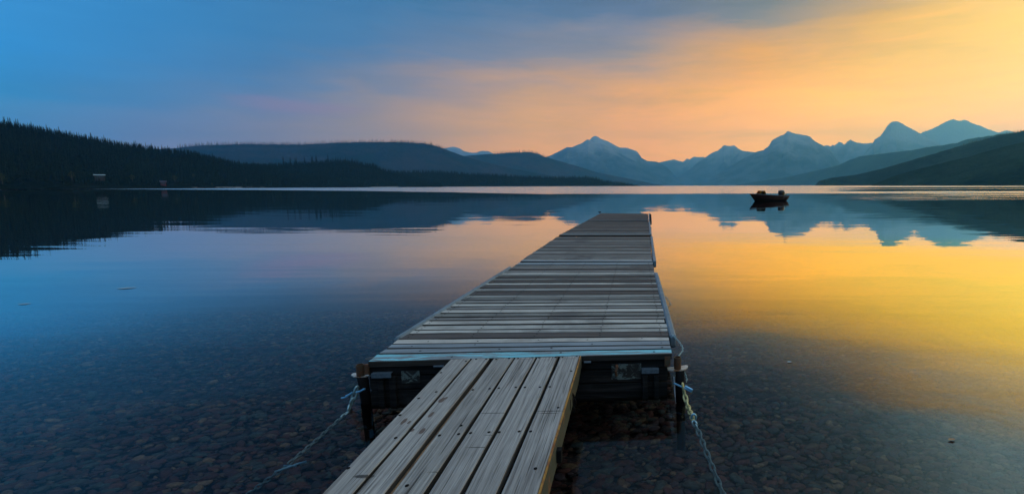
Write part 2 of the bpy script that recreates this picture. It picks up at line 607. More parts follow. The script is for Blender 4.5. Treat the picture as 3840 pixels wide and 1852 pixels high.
def ridge(name, prof, r_crest, r_foot, mat, rough_amp=0.12, nseg=150, nt=18, zfoot=-6.0, detail=0.006, seed=1.0,
          back=1.5, shift=0.0, pw=1.0):
    """a mountain or hill: prof = its skyline at true bearings; r_* = distance (number or (x0, r0, x1, r1))"""
    xs = np.linspace(prof[0][0], prof[-1][0], nseg)
    ys = np.interp(xs, [p[0] for p in prof], [p[1] for p in prof])

    def rr(spec, x):
        if isinstance(spec, (int, float)):
            return spec
        return float(np.interp(x, [s[0] for s in spec], [s[1] for s in spec]))
    V, Fc = [], []
    cols = nt + 5
    for x, y in zip(xs, ys):
        rc, rf = rr(r_crest, x), rr(r_foot, x)
        c = at_r(x, y, rc)
        H = c.z + shift
        H += abs(H) * detail * 2.2 * fbm(x, 0, 0.035, seed, 4)
        dirv = Vector((c.x, c.y, 0)).normalized()
        for j in range(cols):
            if j <= nt:
                t_ = j / nt
                r_ = rf + (rc - rf) * t_
                z = zfoot + (H - zfoot) * (t_ ** pw)
                px_, py_ = dirv.x * r_, dirv.y * r_
                am = math.sin(math.pi * t_) * rough_amp * max(H, 20)
                sp = fbm(px_, py_, 1.0 / max(rc * 0.05, 60), seed, 6)
                rid = 1 - abs(fbm(px_, py_, 1.0 / max(rc * 0.035, 50), seed + 9, 4)) * 1.6
                z += am * (sp * 0.5 + (rid - 0.75) * 0.6) - am * 0.35
                z = min(z, zfoot + (H - zfoot) * (r_ / rc) * 0.995) if j < nt else z
            else:
                b = (j - nt) / (cols - 1 - nt)
                r_ = rc + (rc - rf) * back * b
                z = H + (zfoot - H) * b
                px_, py_ = dirv.x * r_, dirv.y * r_
            V.append((px_, py_, z))
    V = np.array(V)
    n = len(xs)
    idx = np.arange(n * cols).reshape(n, cols)
    Fc = np.stack([idx[:-1, :-1], idx[1:, :-1], idx[1:, 1:], idx[:-1, 1:]], -1).reshape(-1, 4)
    o = np_mesh(name, V, Fc, mat, smooth=True, kind='structure')
    return o


P = {}
P['far_left'] = [(1630,572),(1657,557),(1680,553),(1704,550),(1725,559),(1746,570),(1770,573),(1785,574),(1797,569),(1808,566),(1832,568),(1851,578),(1880,600)]
P['heavens'] = [(1960,650),(2048,590),(2087,572),(2126,552),(2145,552),(2180,539),(2204,522),(2227,535),(2266,541),(2312,570),(2382,605),(2440,644),(2499,683),(2530,697)]
P['behind'] = [(2120,600),(2190,540),(2211,524),(2222,513),(2231,510),(2250,519),(2281,530),(2305,545),(2324,554),(2351,554),(2390,570),(2406,592),(2429,605),(2460,606),(2499,625),(2522,648),(2549,679),(2573,697)]
P['jagged'] = [(2440,628),(2472,609),(2500,604),(2526,597),(2540,602),(2553,605),(2561,607),(2569,601),(2576,595),(2586,599),(2592,594),(2600,589),(2618,590),(2635,589),(2680,600),(2760,640)]
P['twin'] = [(2500,697),(2541,663),(2596,628),(2635,597),(2662,578),(2693,563),(2706,552),(2716,544),(2728,547),(2739,548),(2751,544),(2762,551),(2774,561),(2800,575),(2870,610),(2960,660)]
P['block'] = [(2560,697),(2654,679),(2705,644),(2751,617),(2780,600),(2812,582),(2840,569),(2863,563),(2883,548),(2896,524),(2925,511),(2941,505),(2953,491),(2968,498),(3003,505),(3038,511),(3046,522),(3065,536),(3088,547),(3112,563),(3135,594),(3160,621),(3200,650),(3260,690)]
P['shoulder'] = [(2740,600),(2762,580),(2770,571),(2782,565),(2800,568),(2830,571),(2870,600)]
P['saddle'] = [(3040,580),(3088,548),(3104,546),(3113,550),(3123,544),(3135,549),(3152,548),(3170,540),(3182,528),(3191,523),(3201,530),(3228,539),(3271,537),(3330,560),(3420,620),(3460,660)]
P['tiny'] = [(3105,560),(3131,545),(3147,532),(3158,536),(3166,545),(3190,546),(3205,532),(3220,534),(3235,539),(3260,550)]
P['cone'] = [(3140,650),(3228,586),(3267,550),(3279,526),(3302,509),(3316,491),(3325,476),(3341,460),(3366,455),(3383,464),(3415,481),(3446,499),(3470,512),(3500,528),(3560,560),(3640,620)]
P['last'] = [(3400,530),(3453,501),(3515,474),(3539,460),(3576,447),(3597,454),(3620,452),(3671,470),(3702,485),(3748,497),(3756,495),(3778,488),(3803,495),(3870,508),(3950,520)]
P['long'] = [(2760,693),(2840,681),(2956,664),(3073,637),(3143,621),(3182,602),(3228,586),(3306,577),(3422,563),(3500,549),(3558,542),(3597,534),(3636,520),(3686,514),(3741,505),(3803,499),(3840,491),(3950,470),(4200,420)]
P['right_mid'] = [(3056,696),(3064,686),(3073,679),(3112,668),(3209,656),(3306,634),(3422,600),(3539,566),(3655,533),(3750,508),(3811,497),(3840,490),(3930,462),(4300,380)]
P['right_near'] = [(3270,694),(3300,682),(3345,663),(3422,640),(3500,620),(3616,592),(3730,560),(3840,532),(3950,505),(4300,430)]
P['burnt_a'] = [(560,562),(667,555),(760,546),(900,542),(1133,543),(1249,537),(1385,533),(1533,535),(1618,543),(1661,557),(1735,584),(1810,606),(1900,628),(2050,657),(2200,690)]
P['burnt_b'] = [(1640,600),(1754,584),(1832,578),(1858,578),(1905,574),(1955,572),(1986,570),(2017,578),(2048,590),(2149,619),(2246,648),(2343,667),(2440,687),(2500,698)]
# wooded shore hill on the left: skyline of the treetops
P['left'] = [(-700,330),(-350,385),(0,453),(63,463),(130,474),(184,484),(256,497),(348,513),(435,530),(541,545),(628,557),(725,567),(821,591),(894,608),(995,616),(1050,628),(1150,650),(1300,680),(1400,700)]
P['left_mid'] = [(760,640),(900,616),(997,612),(1110,607),(1191,601),(1249,597),(1311,600),(1405,613),(1436,628),(1482,640),(1530,655),(1620,680),(1680,700)]
P['left_low'] = [(1300,655),(1400,642),(1482,640),(1560,638),(1657,640),(1773,648),(1898,653),(1955,658),(2072,661),(2188,659),(2235,663),(2262,675),(2343,685),(2402,697)]

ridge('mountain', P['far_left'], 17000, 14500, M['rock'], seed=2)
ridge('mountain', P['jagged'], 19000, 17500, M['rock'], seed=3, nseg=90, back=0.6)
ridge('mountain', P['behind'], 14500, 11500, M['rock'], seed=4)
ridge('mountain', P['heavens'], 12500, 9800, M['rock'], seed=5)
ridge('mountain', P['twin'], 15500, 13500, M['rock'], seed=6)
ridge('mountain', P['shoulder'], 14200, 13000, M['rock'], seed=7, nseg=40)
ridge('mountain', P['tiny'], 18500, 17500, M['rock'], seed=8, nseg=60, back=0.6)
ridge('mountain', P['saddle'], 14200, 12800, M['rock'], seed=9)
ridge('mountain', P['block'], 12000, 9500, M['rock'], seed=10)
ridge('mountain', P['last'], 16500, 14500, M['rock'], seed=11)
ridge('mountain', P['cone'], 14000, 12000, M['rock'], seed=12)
ridge('mountain', P['long'], ((2760, 8500), (3840, 6000), (4200, 5600)), ((2760, 8000), (3840, 4200), (4200, 4000)), M['wooded'], seed=13, rough_amp=.10)
ridge('hills', P['right_mid'], ((3056, 2500), (3840, 2600), (4300, 2600)), ((3056, 2400), (3840, 1900), (4300, 1800)), M['wooded'], seed=14, rough_amp=.10)
ridge('hills', P['right_near'], ((3270, 1450), (3840, 1500), (4300, 1500)), ((3270, 1400), (3840, 1050), (4300, 950)), M['wooded'], seed=15, rough_amp=.10)
ridge('hills', P['burnt_b'], ((1640, 5600), (2500, 6400)), ((1640, 4300), (2500, 6000)), M['burnt'], seed=16, rough_amp=.10)
ridge('hills', P['burnt_a'], 4300, ((560, 2700), (2200, 3900)), M['burnt'], seed=17, rough_amp=.10)
RC_L = ((-700, 820), (0, 950), (900, 1300), (1400, 1420))
RF_L = ((-700, 520), (0, 640), (900, 1000), (1400, 1360))
RC_M = ((760, 1550), (1680, 1750))
RF_M = ((760, 1180), (1680, 1560))
RC_W = ((1300, 1900), (2402, 2500))
RF_W = ((1300, 1700), (2402, 2420))
TREE_H = 11.0
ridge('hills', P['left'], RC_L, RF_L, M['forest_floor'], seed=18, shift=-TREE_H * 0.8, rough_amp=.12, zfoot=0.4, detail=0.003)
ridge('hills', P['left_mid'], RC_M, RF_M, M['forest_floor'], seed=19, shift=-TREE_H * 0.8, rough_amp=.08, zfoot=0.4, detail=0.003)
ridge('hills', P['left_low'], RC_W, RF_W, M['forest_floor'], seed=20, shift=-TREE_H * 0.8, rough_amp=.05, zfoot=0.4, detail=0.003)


def interp(spec, x):
    return float(np.interp(x, [s[0] for s in spec], [s[1] for s in spec]))


def prof_y(p, x):
    return float(np.interp(x, [q[0] for q in p], [q[1] for q in p]))


# pale gravel shoreline in front of the left forest
m, t, out = new_mat('pale_beach_gravel')
pos = t.n('ShaderNodeNewGeometry').outputs['Position']
nn = t.noise(pos, 0.25, 6, 0.7).outputs[0]
princ(t, out, t.mix(t.smooth(nn, 0.35, 0.6), (0.20, 0.21, 0.21, 1), (0.05, 0.045, 0.04, 1)), 0.9)
M['beach'] = m
V, Fc = [], []
XS = np.linspace(-650, 2300, 260)
for x in XS:
    if x < 1000:
        rf = interp(RF_L, x)
    elif x < 1500:
        rf = interp(RF_M, x)
    else:
        rf = interp(RF_W, x)
    w = 5 + 4 * fbm(x, 0, 0.01, 3)
    for k, (dr, z) in enumerate(((-14, -0.6), (-w, 0.12), (4, 1.6), (30, 3.0))):
        q = at_r(x, 690, rf + dr)
        V.append((q.x, q.y, z))
idx = np.arange(len(V)).reshape(-1, 4)
Fc = np.stack([idx[:-1, :-1], idx[1:, :-1], idx[1:, 1:], idx[:-1, 1:]], -1).reshape(-1, 4)
np_mesh('shore', np.array(V), Fc, M['beach'], smooth=True, kind='structure')


# ---------------------------------------------------------------- trees
def foliage_mat(name, c1, c2):
    m, t, out = new_mat(name)
    g = t.n('ShaderNodeNewGeometry')
    oi = t.n('ShaderNodeObjectInfo')
    n = t.noise(g.outputs['Position'], 0.35, 4, 0.6).outputs[0]
    f = t.math('MULTIPLY_ADD', g.outputs['Random Per Island'], 0.5, t.math('MULTIPLY', n, 0.5))
    c = t.mix(t.smooth(f, 0.25, 0.8), c1 + (1,), c2 + (1,))
    princ(t, out, c, 0.95, 0, None, 0.05)
    return m


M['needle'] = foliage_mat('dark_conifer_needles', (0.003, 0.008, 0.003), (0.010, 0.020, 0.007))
M['leaf'] = foliage_mat('yellow_green_leaves', (0.05, 0.06, 0.006), (0.14, 0.12, 0.012))
M['bark'] = plain_mat('grey_bark', (0.05, 0.042, 0.035), 0.9, 0, 0.4, 1.0)
M['char'] = plain_mat('charred_trunk', (0.035, 0.033, 0.036), 0.9, 0, 0.4, 0.5)


def conifer_arrays(seed, tiers=11, blades=8, slim=0.17, low=0.1):
    """unit-high conifer: tapered trunk + drooping ragged branch blades; triangles only"""
    r = random.Random(seed)
    V, Fc, mi = [], [], []
    n = 5
    for k, (z, rad) in enumerate(((0, 0.016), (0.5, 0.010), (0.98, 0.002))):
        for a in range(n):
            V.append((rad * math.cos(6.283 * a / n), rad * math.sin(6.283 * a / n), z))
    for k in range(2):
        for a in range(n):
            b = (a + 1) % n
            Fc += [(k*n+a, k*n+b, (k+1)*n+b), (k*n+a, (k+1)*n+b, (k+1)*n+a)]
            mi += [1, 1]
    for i in range(tiers):
        f = i / (tiers - 1)
        z = low + (0.97 - low) * f
        rad = slim * (1 - f) ** 0.8 * (0.75 + 0.5 * r.random()) + 0.012
        ph = r.random() * 6.28
        for b in range(blades):
            if r.random() < 0.10:
                continue
            an = ph + 6.283 * b / blades + r.uniform(-.25, .25)
            rr_ = rad * r.uniform(0.65, 1.2)
            wd = rr_ * 0.42 + 0.008
            dz = -0.030 - 0.06 * (1 - f) * r.uniform(0.5, 1.3)
            ca, sa = math.cos(an), math.sin(an)
            b0 = len(V)
            V += [(0, 0, z + 0.03), (ca*rr_*0.6 - sa*wd, sa*rr_*0.6 + ca*wd, z + dz*0.6), (ca*rr_, sa*rr_, z + dz),
                  (ca*rr_*0.6 + sa*wd, sa*rr_*0.6 - ca*wd, z + dz*0.6 - 0.01)]
            Fc += [(b0, b0+1, b0+2), (b0, b0+2, b0+3)]
            mi += [0, 0]
    return np.array(V), np.array(Fc), np.array(mi)


def broad_arrays(seed):
    r = random.Random(seed)
    V, Fc, mi = [], [], []
    n = 5
    for k, (z, rad) in enumerate(((0, 0.03), (0.35, 0.02), (0.75, 0.006))):
        for a in range(n):
            V.append((rad * math.cos(6.283 * a / n), rad * math.sin(6.283 * a / n), z))
    for k in range(2):
        for a in range(n):
            b = (a + 1) % n
            Fc += [(k*n+a, k*n+b, (k+1)*n+b), (k*n+a, (k+1)*n+b, (k+1)*n+a)]
            mi += [1, 1]
    for i in range(260):
        u = Vector((r.gauss(0, 1), r.gauss(0, 1), r.gauss(0, 1))).normalized() * r.uniform(0.4, 1) ** 0.5
        bump_ = 1 + 0.35 * math.sin(3 * u.x + 5 * u.z + seed)
        p = Vector((u.x * 0.26 * bump_, u.y * 0.26 * bump_, 0.62 + u.z * 0.36))
        a = Vector((r.gauss(0, 1), r.gauss(0, 1), r.gauss(0, 1))).normalized() * 0.035
        b = Vector((r.gauss(0, 1), r.gauss(0, 1), r.gauss(0, 1))).normalized() * 0.035
        b0 = len(V)
        V += [tuple(p), tuple(p + a), tuple(p + b)]
        Fc.append((b0, b0+1, b0+2))
        mi.append(0)
    return np.array(V), np.array(Fc), np.array(mi)


CON = [conifer_arrays(s, tiers=9 + s % 4, slim=0.13 + 0.02 * (s % 4), low=0.08 + 0.05 * (s % 3)) for s in range(7)]


def scatter(name, protos, pts, mats, **kw):
    """one mesh holding many small trees"""
    Vs, Fs, Ms = [], [], []
    off = 0
    for (x, y, z, h) in pts:
        V, Fc, mi = protos[random.randrange(len(protos))]
        a = random.random() * 6.28
        c, s = math.cos(a), math.sin(a)
        w = h * random.uniform(0.8, 1.25)
        Vn = np.stack([(V[:, 0] * c - V[:, 1] * s) * w + x, (V[:, 0] * s + V[:, 1] * c) * w + y, V[:, 2] * h + z], -1)
        Vs.append(Vn)
        Fs.append(Fc + off)
        Ms.append(mi)
        off += len(V)
    return np_mesh(name, np.concatenate(Vs), np.concatenate(Fs), mats, np.concatenate(Ms), **kw)


from mathutils.bvhtree import BVHTree
hill_bvh = []
for o in COL.objects:
    if o.type == 'MESH' and o.name.startswith('hills'):
        if o.data.materials[0] == M['forest_floor']:
            me = o.data
            hill_bvh.append(BVHTree.FromPolygons([v.co[:] for v in me.vertices], [p.vertices[:] for p in me.polygons]))


def ground_z(x, y):
    best = None
    for b in hill_bvh:
        h = b.ray_cast(Vector((x, y, 3000)), Vector((0, 0, -1)))
        if h[0] is not None and (best is None or h[0].z > best):
            best = h[0].z
    return best


# individual trees: the ones that stand out, on the skyline and along the water
proto_meshes = []
for i, (V, Fc, mi) in enumerate(CON):
    tmp = np_mesh('conifer_tree', V, Fc, [M['needle'], M['bark']], mi)
    proto_meshes.append(tmp.data)
    bpy.data.objects.remove(tmp)
n_ind = 0


def single_tree(x, y, z, h, label, group, name='conifer_tree', data=None, cat='tree'):
    o = bpy.data.objects.new(name, data or random.choice(proto_meshes))
    o.location = (x, y, z - 0.3)
    w = h * random.uniform(0.85, 1.3)
    o.scale = (w, w, h)
    o.rotation_euler = (0, 0, random.random() * 6.28)
    COL.objects.link(o)
    tag(o, label, cat, group)
    return o


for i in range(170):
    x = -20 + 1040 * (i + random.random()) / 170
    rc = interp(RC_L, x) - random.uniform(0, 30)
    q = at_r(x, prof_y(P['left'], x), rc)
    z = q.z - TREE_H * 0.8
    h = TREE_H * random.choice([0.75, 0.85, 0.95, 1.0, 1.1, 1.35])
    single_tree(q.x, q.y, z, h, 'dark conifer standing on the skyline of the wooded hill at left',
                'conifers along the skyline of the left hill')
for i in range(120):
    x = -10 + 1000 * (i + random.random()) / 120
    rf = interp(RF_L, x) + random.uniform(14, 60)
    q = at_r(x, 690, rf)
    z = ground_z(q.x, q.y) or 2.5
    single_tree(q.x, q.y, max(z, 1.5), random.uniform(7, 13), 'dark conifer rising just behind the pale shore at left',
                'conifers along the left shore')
BR = [broad_arrays(s) for s in range(4)]
broad_data = []
for V, Fc, mi in BR:
    tmp = np_mesh('aspen_tree', V, Fc, [M['leaf'], M['bark']], mi)
    broad_data.append(tmp.data)
    bpy.data.objects.remove(tmp)
ASP = [(5, 664, 'small yellow-green leafy tree at the left edge of the far shore', 1),
       (268, 654, 'yellow-green leafy tree left of the pale-roofed cabin', 1),
       (495, 664, 'low green leafy tree midway between the pale-roofed cabin and the red cabin', 0.9),
       (655, 666, 'bright yellow-green leafy tree just right of the red cabin', 1),
       (725, 656, 'slim yellow leafy tree second to the right of the red cabin', 0.7),
       (795, 690, 'tiny orange-yellow bush at the waterline right of the red cabin', 0.5),
       (923, 676, 'small yellowish tree low in the forest below the long blue ridge', 0.5),
       (1092, 660, 'tall pale green leafy tree in the dark forest left of the picture centre', 1.1),
       (1416, 690, 'small brownish tree at the waterline of the low far forest', 0.5)]
for i, (x, y, lab, s) in enumerate(ASP):
    rf = (interp(RF_L, x) if x < 1000 else interp(RF_M, x)) + 12
    q = at_r(x, y, rf)
    h = 9 * s * (1 if x < 1000 else 1.6)
    top = q.z + h * 0.4
    single_tree(q.x, q.y, max(top - h, 1.0), h, lab, None, 'leafy_tree', broad_data[i % 4])

# the mass of the forest behind and between them
pts = []
for (prof, RC, RF, n, x0, x1) in ((P['left'], RC_L, RF_L, 4600, -650, 1390), (P['left_mid'], RC_M, RF_M, 2600, 770, 1660),
                                  (P['left_low'], RC_W, RF_W, 3000, 1310, 2390)):
    for i in range(n):
        x = random.uniform(x0, x1)
        rc, rf = interp(RC, x), interp(RF, x)
        tt = random.random() ** 0.9
        if i < n * 0.22:
            tt = random.uniform(0.97, 1.0)
        r_ = rf + 10 + (rc - rf - 10) * tt
        q = at_r(x, 690, r_)
        z = ground_z(q.x, q.y)
        if z is None:
            continue
        h = TREE_H * random.uniform(0.7, 1.15)
        if prof is P['left_low']:
            h *= 1.15
        pts.append((q.x, q.y, z - 0.5, h))
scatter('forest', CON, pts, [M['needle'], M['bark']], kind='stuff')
# sparse taller pines on the knoll
KN = [1063, 1089, 1107, 1112, 1142, 1168, 1172, 1186, 1230]
for x in KN:
    q = at_r(x, prof_y(P['left_mid'], x), interp(RC_M, x))
    single_tree(q.x, q.y, q.z - TREE_H * 0.8, TREE_H * random.uniform(1.7, 2.4),
                'tall thin pine standing above the others on the knoll below the long blue ridge', 'tall pines on the knoll')
for i in range(12):
    x = 1243 + i * 9 + random.uniform(-3, 3)
    q = at_r(x, prof_y(P['left_mid'], x), interp(RC_M, x))
    single_tree(q.x, q.y, q.z - TREE_H * 0.8, TREE_H * random.uniform(1.25, 1.7),
                'dark pine in the dense clump at the right end of the knoll', 'pines in the clump at the end of the knoll')

# burnt snags bristling on the long blue ridges: hair-thin trunks
Vs, Fs = [], []


def snag(x, y, z, h, rad):
    b = len(Vs)
    lean = random.uniform(-.06, .06) * h
    for k in range(3):
        a = 2.094 * k
        Vs.append((x + rad * math.cos(a), y + rad * math.sin(a), z))
    Vs.append((x + lean, y, z + h))
    Fs.extend([(b, b+1, b+3), (b+1, b+2, b+3), (b+2, b, b+3)])


for x in np.concatenate([rng.uniform(665, 1680, 1900), rng.uniform(1500, 1650, 150)]):
    q = at_r(x, prof_y(P['burnt_a'], x), 4300 + random.uniform(-50, 50))
    snag(q.x, q.y, q.z - 14, 14 + 4 + 30 * random.random() ** 2, 1.1)
for x in np.concatenate([rng.uniform(1850, 2060, 320)]):
    q = at_r(x, prof_y(P['burnt_b'], x), interp(((1640, 5600), (2500, 6400)), x))
    snag(q.x, q.y, q.z - 20, 20 + random.uniform(10, 40), 1.6)
for x in rng.uniform(3600, 3840, 160):
    q = at_r(x, prof_y(P['right_mid'], x), 2590)
    snag(q.x, q.y, q.z - 10, 10 + random.uniform(3, 12), 1.5)
np_mesh('burnt_forest', np.array(Vs), np.array(Fs), M['char'], kind='stuff')

# ---------------------------------------------------------------- cabins on the far shore
M['cab_wall'] = plain_mat('cabin_boards', (0.03, 0.022, 0.016), 0.8, 0, 0.3, 0.8)
M['cab_roof'] = plain_mat('pale_metal_roof', (0.20, 0.27, 0.29), 0.6, 0.1, 0.2, 0.5)
M['cab_red'] = plain_mat('red_boards', (0.07, 0.010, 0.010), 0.8, 0, 0.3, 0.8)
M['cab_dark'] = plain_mat('dark_roof', (0.06, 0.05, 0.08), 0.8, 0, 0.3, 0.8)
M['window'] = plain_mat('cabin_window', (0.04, 0.08, 0.08), 0.15, 0, 0.2, 2.0, spec=0.6)


def cabin(px, py, r_, w, d, h, label, wall, roof, group=None):
    q = at_r(px, py, r_)
    z0 = max((ground_z(q.x, q.y) or 1.0), 1.0)
    z0 = max(q.z, 1.5)
    rz = math.atan2(q.y, q.x) - math.pi / 2
    e = empty('lakeside_cabin', (q.x, q.y, z0), rz, label=label, cat='cabin')
    b = MB()
    b.box((0, 0, h / 2 - 1.5), (w, d, h + 3))
    wl = b.build('wall', wall, e)
    b = MB()
    rs = h * 0.30
    for s in (-1, 1):
        L = math.hypot(d / 2 + 0.8, rs)
        a = math.atan2(rs, d / 2 + 0.8)
        b.box((0, s * (d / 4 + 0.35), h + rs / 2 + 0.15), (w + 1.6, L, 0.25), Matrix.Rotation(-s * a, 3, 'X'))
    b.build('roof', roof, e)
    for s in (-0.22, 0.22):
        b = MB()
        b.box((s * w, -d / 2 - 0.06, h * 0.55), (w * 0.26, 0.1, h * 0.42))
        b.build('window', M['window'], e)
    b = MB()
    b.box((0, -d / 2 - 0.06, h * 0.38), (w * 0.12, 0.12, h * 0.7))
    b.build('door', M['cab_dark'], e)


cabin(374, 668, interp(RF_L, 374) - 6 + 26, 7.5, 5, 2.8, 'small cabin with pale blue-white roof above the left shore', M['cab_wall'], M['cab_roof'])
cabin(613, 692, interp(RF_L, 613) + 10, 5.2, 4, 3.2, 'small dark red cabin low beside the left shore beach', M['cab_red'], M['cab_dark'])

# ---------------------------------------------------------------- lake
m, t, out = new_mat('lake_water')
g = t.n('ShaderNodeNewGeometry')
pos = g.outputs['Position']
s = t.n('ShaderNodeSeparateXYZ')
t.set(s.inputs[0], pos)
PX, PY = s.outputs[0], s.outputs[1]
dist = t.vmath('LENGTH', pos)
ratio = t.math('DIVIDE', PX, t.math('MAXIMUM', PY, 1.0))           # bearing of the wind lanes
edge = t.noise(t.mapping(pos, scl=(0.02, 0.05, 1)), 1.0, 4, 0.6).outputs[0]
edge = t.math('MULTIPLY', t.math('SUBTRACT', edge, 0.5), 0.12)
# log-distance keeps lanes readable from far to near
lg = t.math('ADD', t.math('LOGARITHM', t.math('MAXIMUM', PY, 1.0), 10.0), edge)
# breeze over the open lake beyond ~110 m (farther off on the left)
thr = t.lin(ratio, -1.28, -0.2, 0.82, 0.0)
A = t.smooth(t.math('SUBTRACT', lg, thr), 2.00, 2.05)
calm = t.math('MULTIPLY', t.math('MULTIPLY', t.smooth(lg, 2.12, 2.16), t.smooth(lg, 2.62, 2.56)), t.smooth(ratio, 0.28, 0.52))
lane = t.math('MULTIPLY', t.smooth(lg, 2.30, 2.33), t.smooth(lg, 2.40, 2.37))
calm = t.math('MULTIPLY', calm, t.math('SUBTRACT', 1.0, t.math('MULTIPLY', lane, 0.8)))
A = t.math('MULTIPLY', A, t.math('SUBTRACT', 1.0, calm))
gust = t.noise(t.mapping(pos, rot=(0, 0, R(6)), scl=(0.035, 0.16, 1)), 1.0, 5, 0.75, 0.4).outputs[0]
gust = t.smooth(gust, 0.40, 0.56)
Bp = t.math('MULTIPLY', t.math('MULTIPLY', t.smooth(lg, 1.70, 1.80), t.smooth(lg, 2.15, 2.05)), t.smooth(ratio, 0.25, 0.6))
thin = t.math('MULTIPLY', t.math('MULTIPLY', t.smooth(lg, 1.93, 1.945), t.smooth(lg, 1.97, 1.955)), t.smooth(ratio, -0.1, -0.6))
gls = t.math('MAXIMUM', A, t.math('MULTIPLY', t.math('MULTIPLY', Bp, gust), 0.8))
ruf = t.math('MAXIMUM', A, t.math('MAXIMUM', t.math('MULTIPLY', t.math('MULTIPLY', Bp, gust), 1.1), t.math('MULTIPLY', thin, 0.4)))
# slopes of the surface: slow swell, ripples, breeze chop
w1 = t.noise(t.mapping(pos, rot=(0, 0, R(4)), scl=(0.12, 0.8, 1)), 1.0, 4, 0.6, 0.3)
w2 = t.noise(t.mapping(pos, rot=(0, 0, R(-7)), scl=(0.35, 3.4, 1)), 1.0, 3, 0.5, 0.2)
w3 = t.noise(t.mapping(pos, scl=(0.45, 1.5, 1)), 1.0, 6, 0.75, 0.0)


def slope(nd, amt):
    v = t.vmath('SUBTRACT', nd.outputs['Color'], (0.5, 0.5, 0.5))
    sc = t.n('ShaderNodeVectorMath', operation='SCALE')
    t.set(sc.inputs[0], v)
    t.set(sc.inputs['Scale'], amt)
    return sc.outputs[0]


S = t.vmath('ADD', slope(w1, 0.018), slope(w2, 0.022))
S = t.vmath('ADD', S, slope(w3, t.math('MULTIPLY', ruf, 0.42)))
S = t.vmath('MULTIPLY', S, (0.5, 1.0, 0.0))
nv = t.vmath('NORMALIZE', t.vmath('ADD', S, (0, 0, 1)))
cosv = t.math('ABSOLUTE', t.vmath('DOT_PRODUCT', g.outputs['Incoming'], nv))
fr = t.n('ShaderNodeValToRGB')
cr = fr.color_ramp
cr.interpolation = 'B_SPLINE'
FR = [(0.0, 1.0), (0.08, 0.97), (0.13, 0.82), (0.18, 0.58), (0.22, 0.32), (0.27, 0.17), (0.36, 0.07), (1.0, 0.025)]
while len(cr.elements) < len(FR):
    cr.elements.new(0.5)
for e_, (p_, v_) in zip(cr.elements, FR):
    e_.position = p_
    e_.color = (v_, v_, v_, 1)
# sky light across the sun is polarised; reflection strength painted by bearing, raised sunward
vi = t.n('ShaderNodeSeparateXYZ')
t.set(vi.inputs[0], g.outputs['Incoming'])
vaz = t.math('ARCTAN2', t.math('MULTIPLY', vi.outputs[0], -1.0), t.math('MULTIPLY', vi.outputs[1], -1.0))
sun_bearing = t.smooth(t.math('ABSOLUTE', t.math('SUBTRACT', vaz, SUN_AZ)), 0.2, 1.5, 0.70, 1.12)
t.set(fr.inputs[0], t.math('MULTIPLY', cosv, sun_bearing))
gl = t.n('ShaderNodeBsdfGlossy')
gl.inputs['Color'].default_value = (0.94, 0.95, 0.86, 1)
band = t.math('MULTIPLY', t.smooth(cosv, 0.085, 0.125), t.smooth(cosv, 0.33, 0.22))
t.set(gl.inputs['Color'], t.mix(t.math('MULTIPLY', band, t.smooth(sun_bearing, 1.02, 0.76)), (0.93, 0.95, 0.95, 1), (1.0, 0.95, 0.40, 1)))  # golden tint paints sunward light into the reflection colour
t.set(gl.inputs['Roughness'], t.math('MULTIPLY_ADD', gls, 0.20, 0.006))
t.set(gl.inputs['Normal'], nv)
tr = t.n('ShaderNodeBsdfTransparent')
tr.inputs['Color'].default_value = (0.60, 0.55, 0.52, 1)
mx = t.n('ShaderNodeMixShader')
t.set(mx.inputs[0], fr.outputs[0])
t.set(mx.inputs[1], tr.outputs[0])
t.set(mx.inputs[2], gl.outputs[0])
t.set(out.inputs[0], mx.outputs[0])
M['water'] = m
b = MB()
nx = 12
for iy in range(nx + 1):
    for ix in range(nx + 1):
        b.v.append((-24000 + 48000 * ix / nx, -9 + 26000 * iy / nx, 0.0))
for iy in range(nx):
    for ix in range(nx):
        a = iy * (nx + 1) + ix
        b.face((a, a + 1, a + nx + 2, a + nx + 1))
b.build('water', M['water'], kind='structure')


def bed_z(x, y):
    y = np.asarray(y, float)
    d = np.where(y < 1.5, -0.36 + (1.5 - y) * 0.075, -0.36 - (y - 1.5) * 0.045 - np.maximum(y - 7, 0) * 0.10)
    return np.maximum(d, -9.0)


# lake floor sheet
m, t, out = new_mat('lake_floor')
pos = t.n('ShaderNodeNewGeometry').outputs['Position']
vo = t.n('ShaderNodeTexVoronoi')
t.set(vo.inputs['Vector'], t.mapping(pos, scl=(1, 1.5, 0)))
vo.inputs['Scale'].default_value = 17
sp = t.n('ShaderNodeSeparateColor')
t.set(sp.inputs[0], vo.outputs['Color'])
PEB = [(0.0, (0.055, 0.030, 0.030)), (0.2, (0.030, 0.034, 0.040)), (0.38, (0.085, 0.045, 0.040)), (0.52, (0.045, 0.065, 0.062)),
       (0.66, (0.05, 0.045, 0.055)), (0.78, (0.10, 0.085, 0.06)), (0.88, (0.045, 0.08, 0.08)), (0.95, (0.16, 0.14, 0.09)), (1.0, (0.22, 0.24, 0.23))]
PEB = [(p, (c[0] * 0.86, c[1] * 0.78, c[2] * 0.80)) for p, c in PEB]
c = t.ramp(sp.outputs[0], PEB)
c = t.mix(t.smooth(vo.outputs['Distance'], 0.25, 0.75), c, (0.012, 0.013, 0.016, 1))
princ(t, out, c, 0.9, 0, None, 0.1)
M['floor'] = m
xs = np.concatenate([np.linspace(-24000, -60, 8), np.linspace(-40, 40, 41), np.linspace(60, 24000, 8)])
ys = np.concatenate([np.linspace(-9, 20, 59), np.linspace(25, 120, 20), [400, 2000, 10000, 24000]])
GXx, GYy = np.meshgrid(xs, ys)
Z = bed_z(GXx, GYy) - 0.03
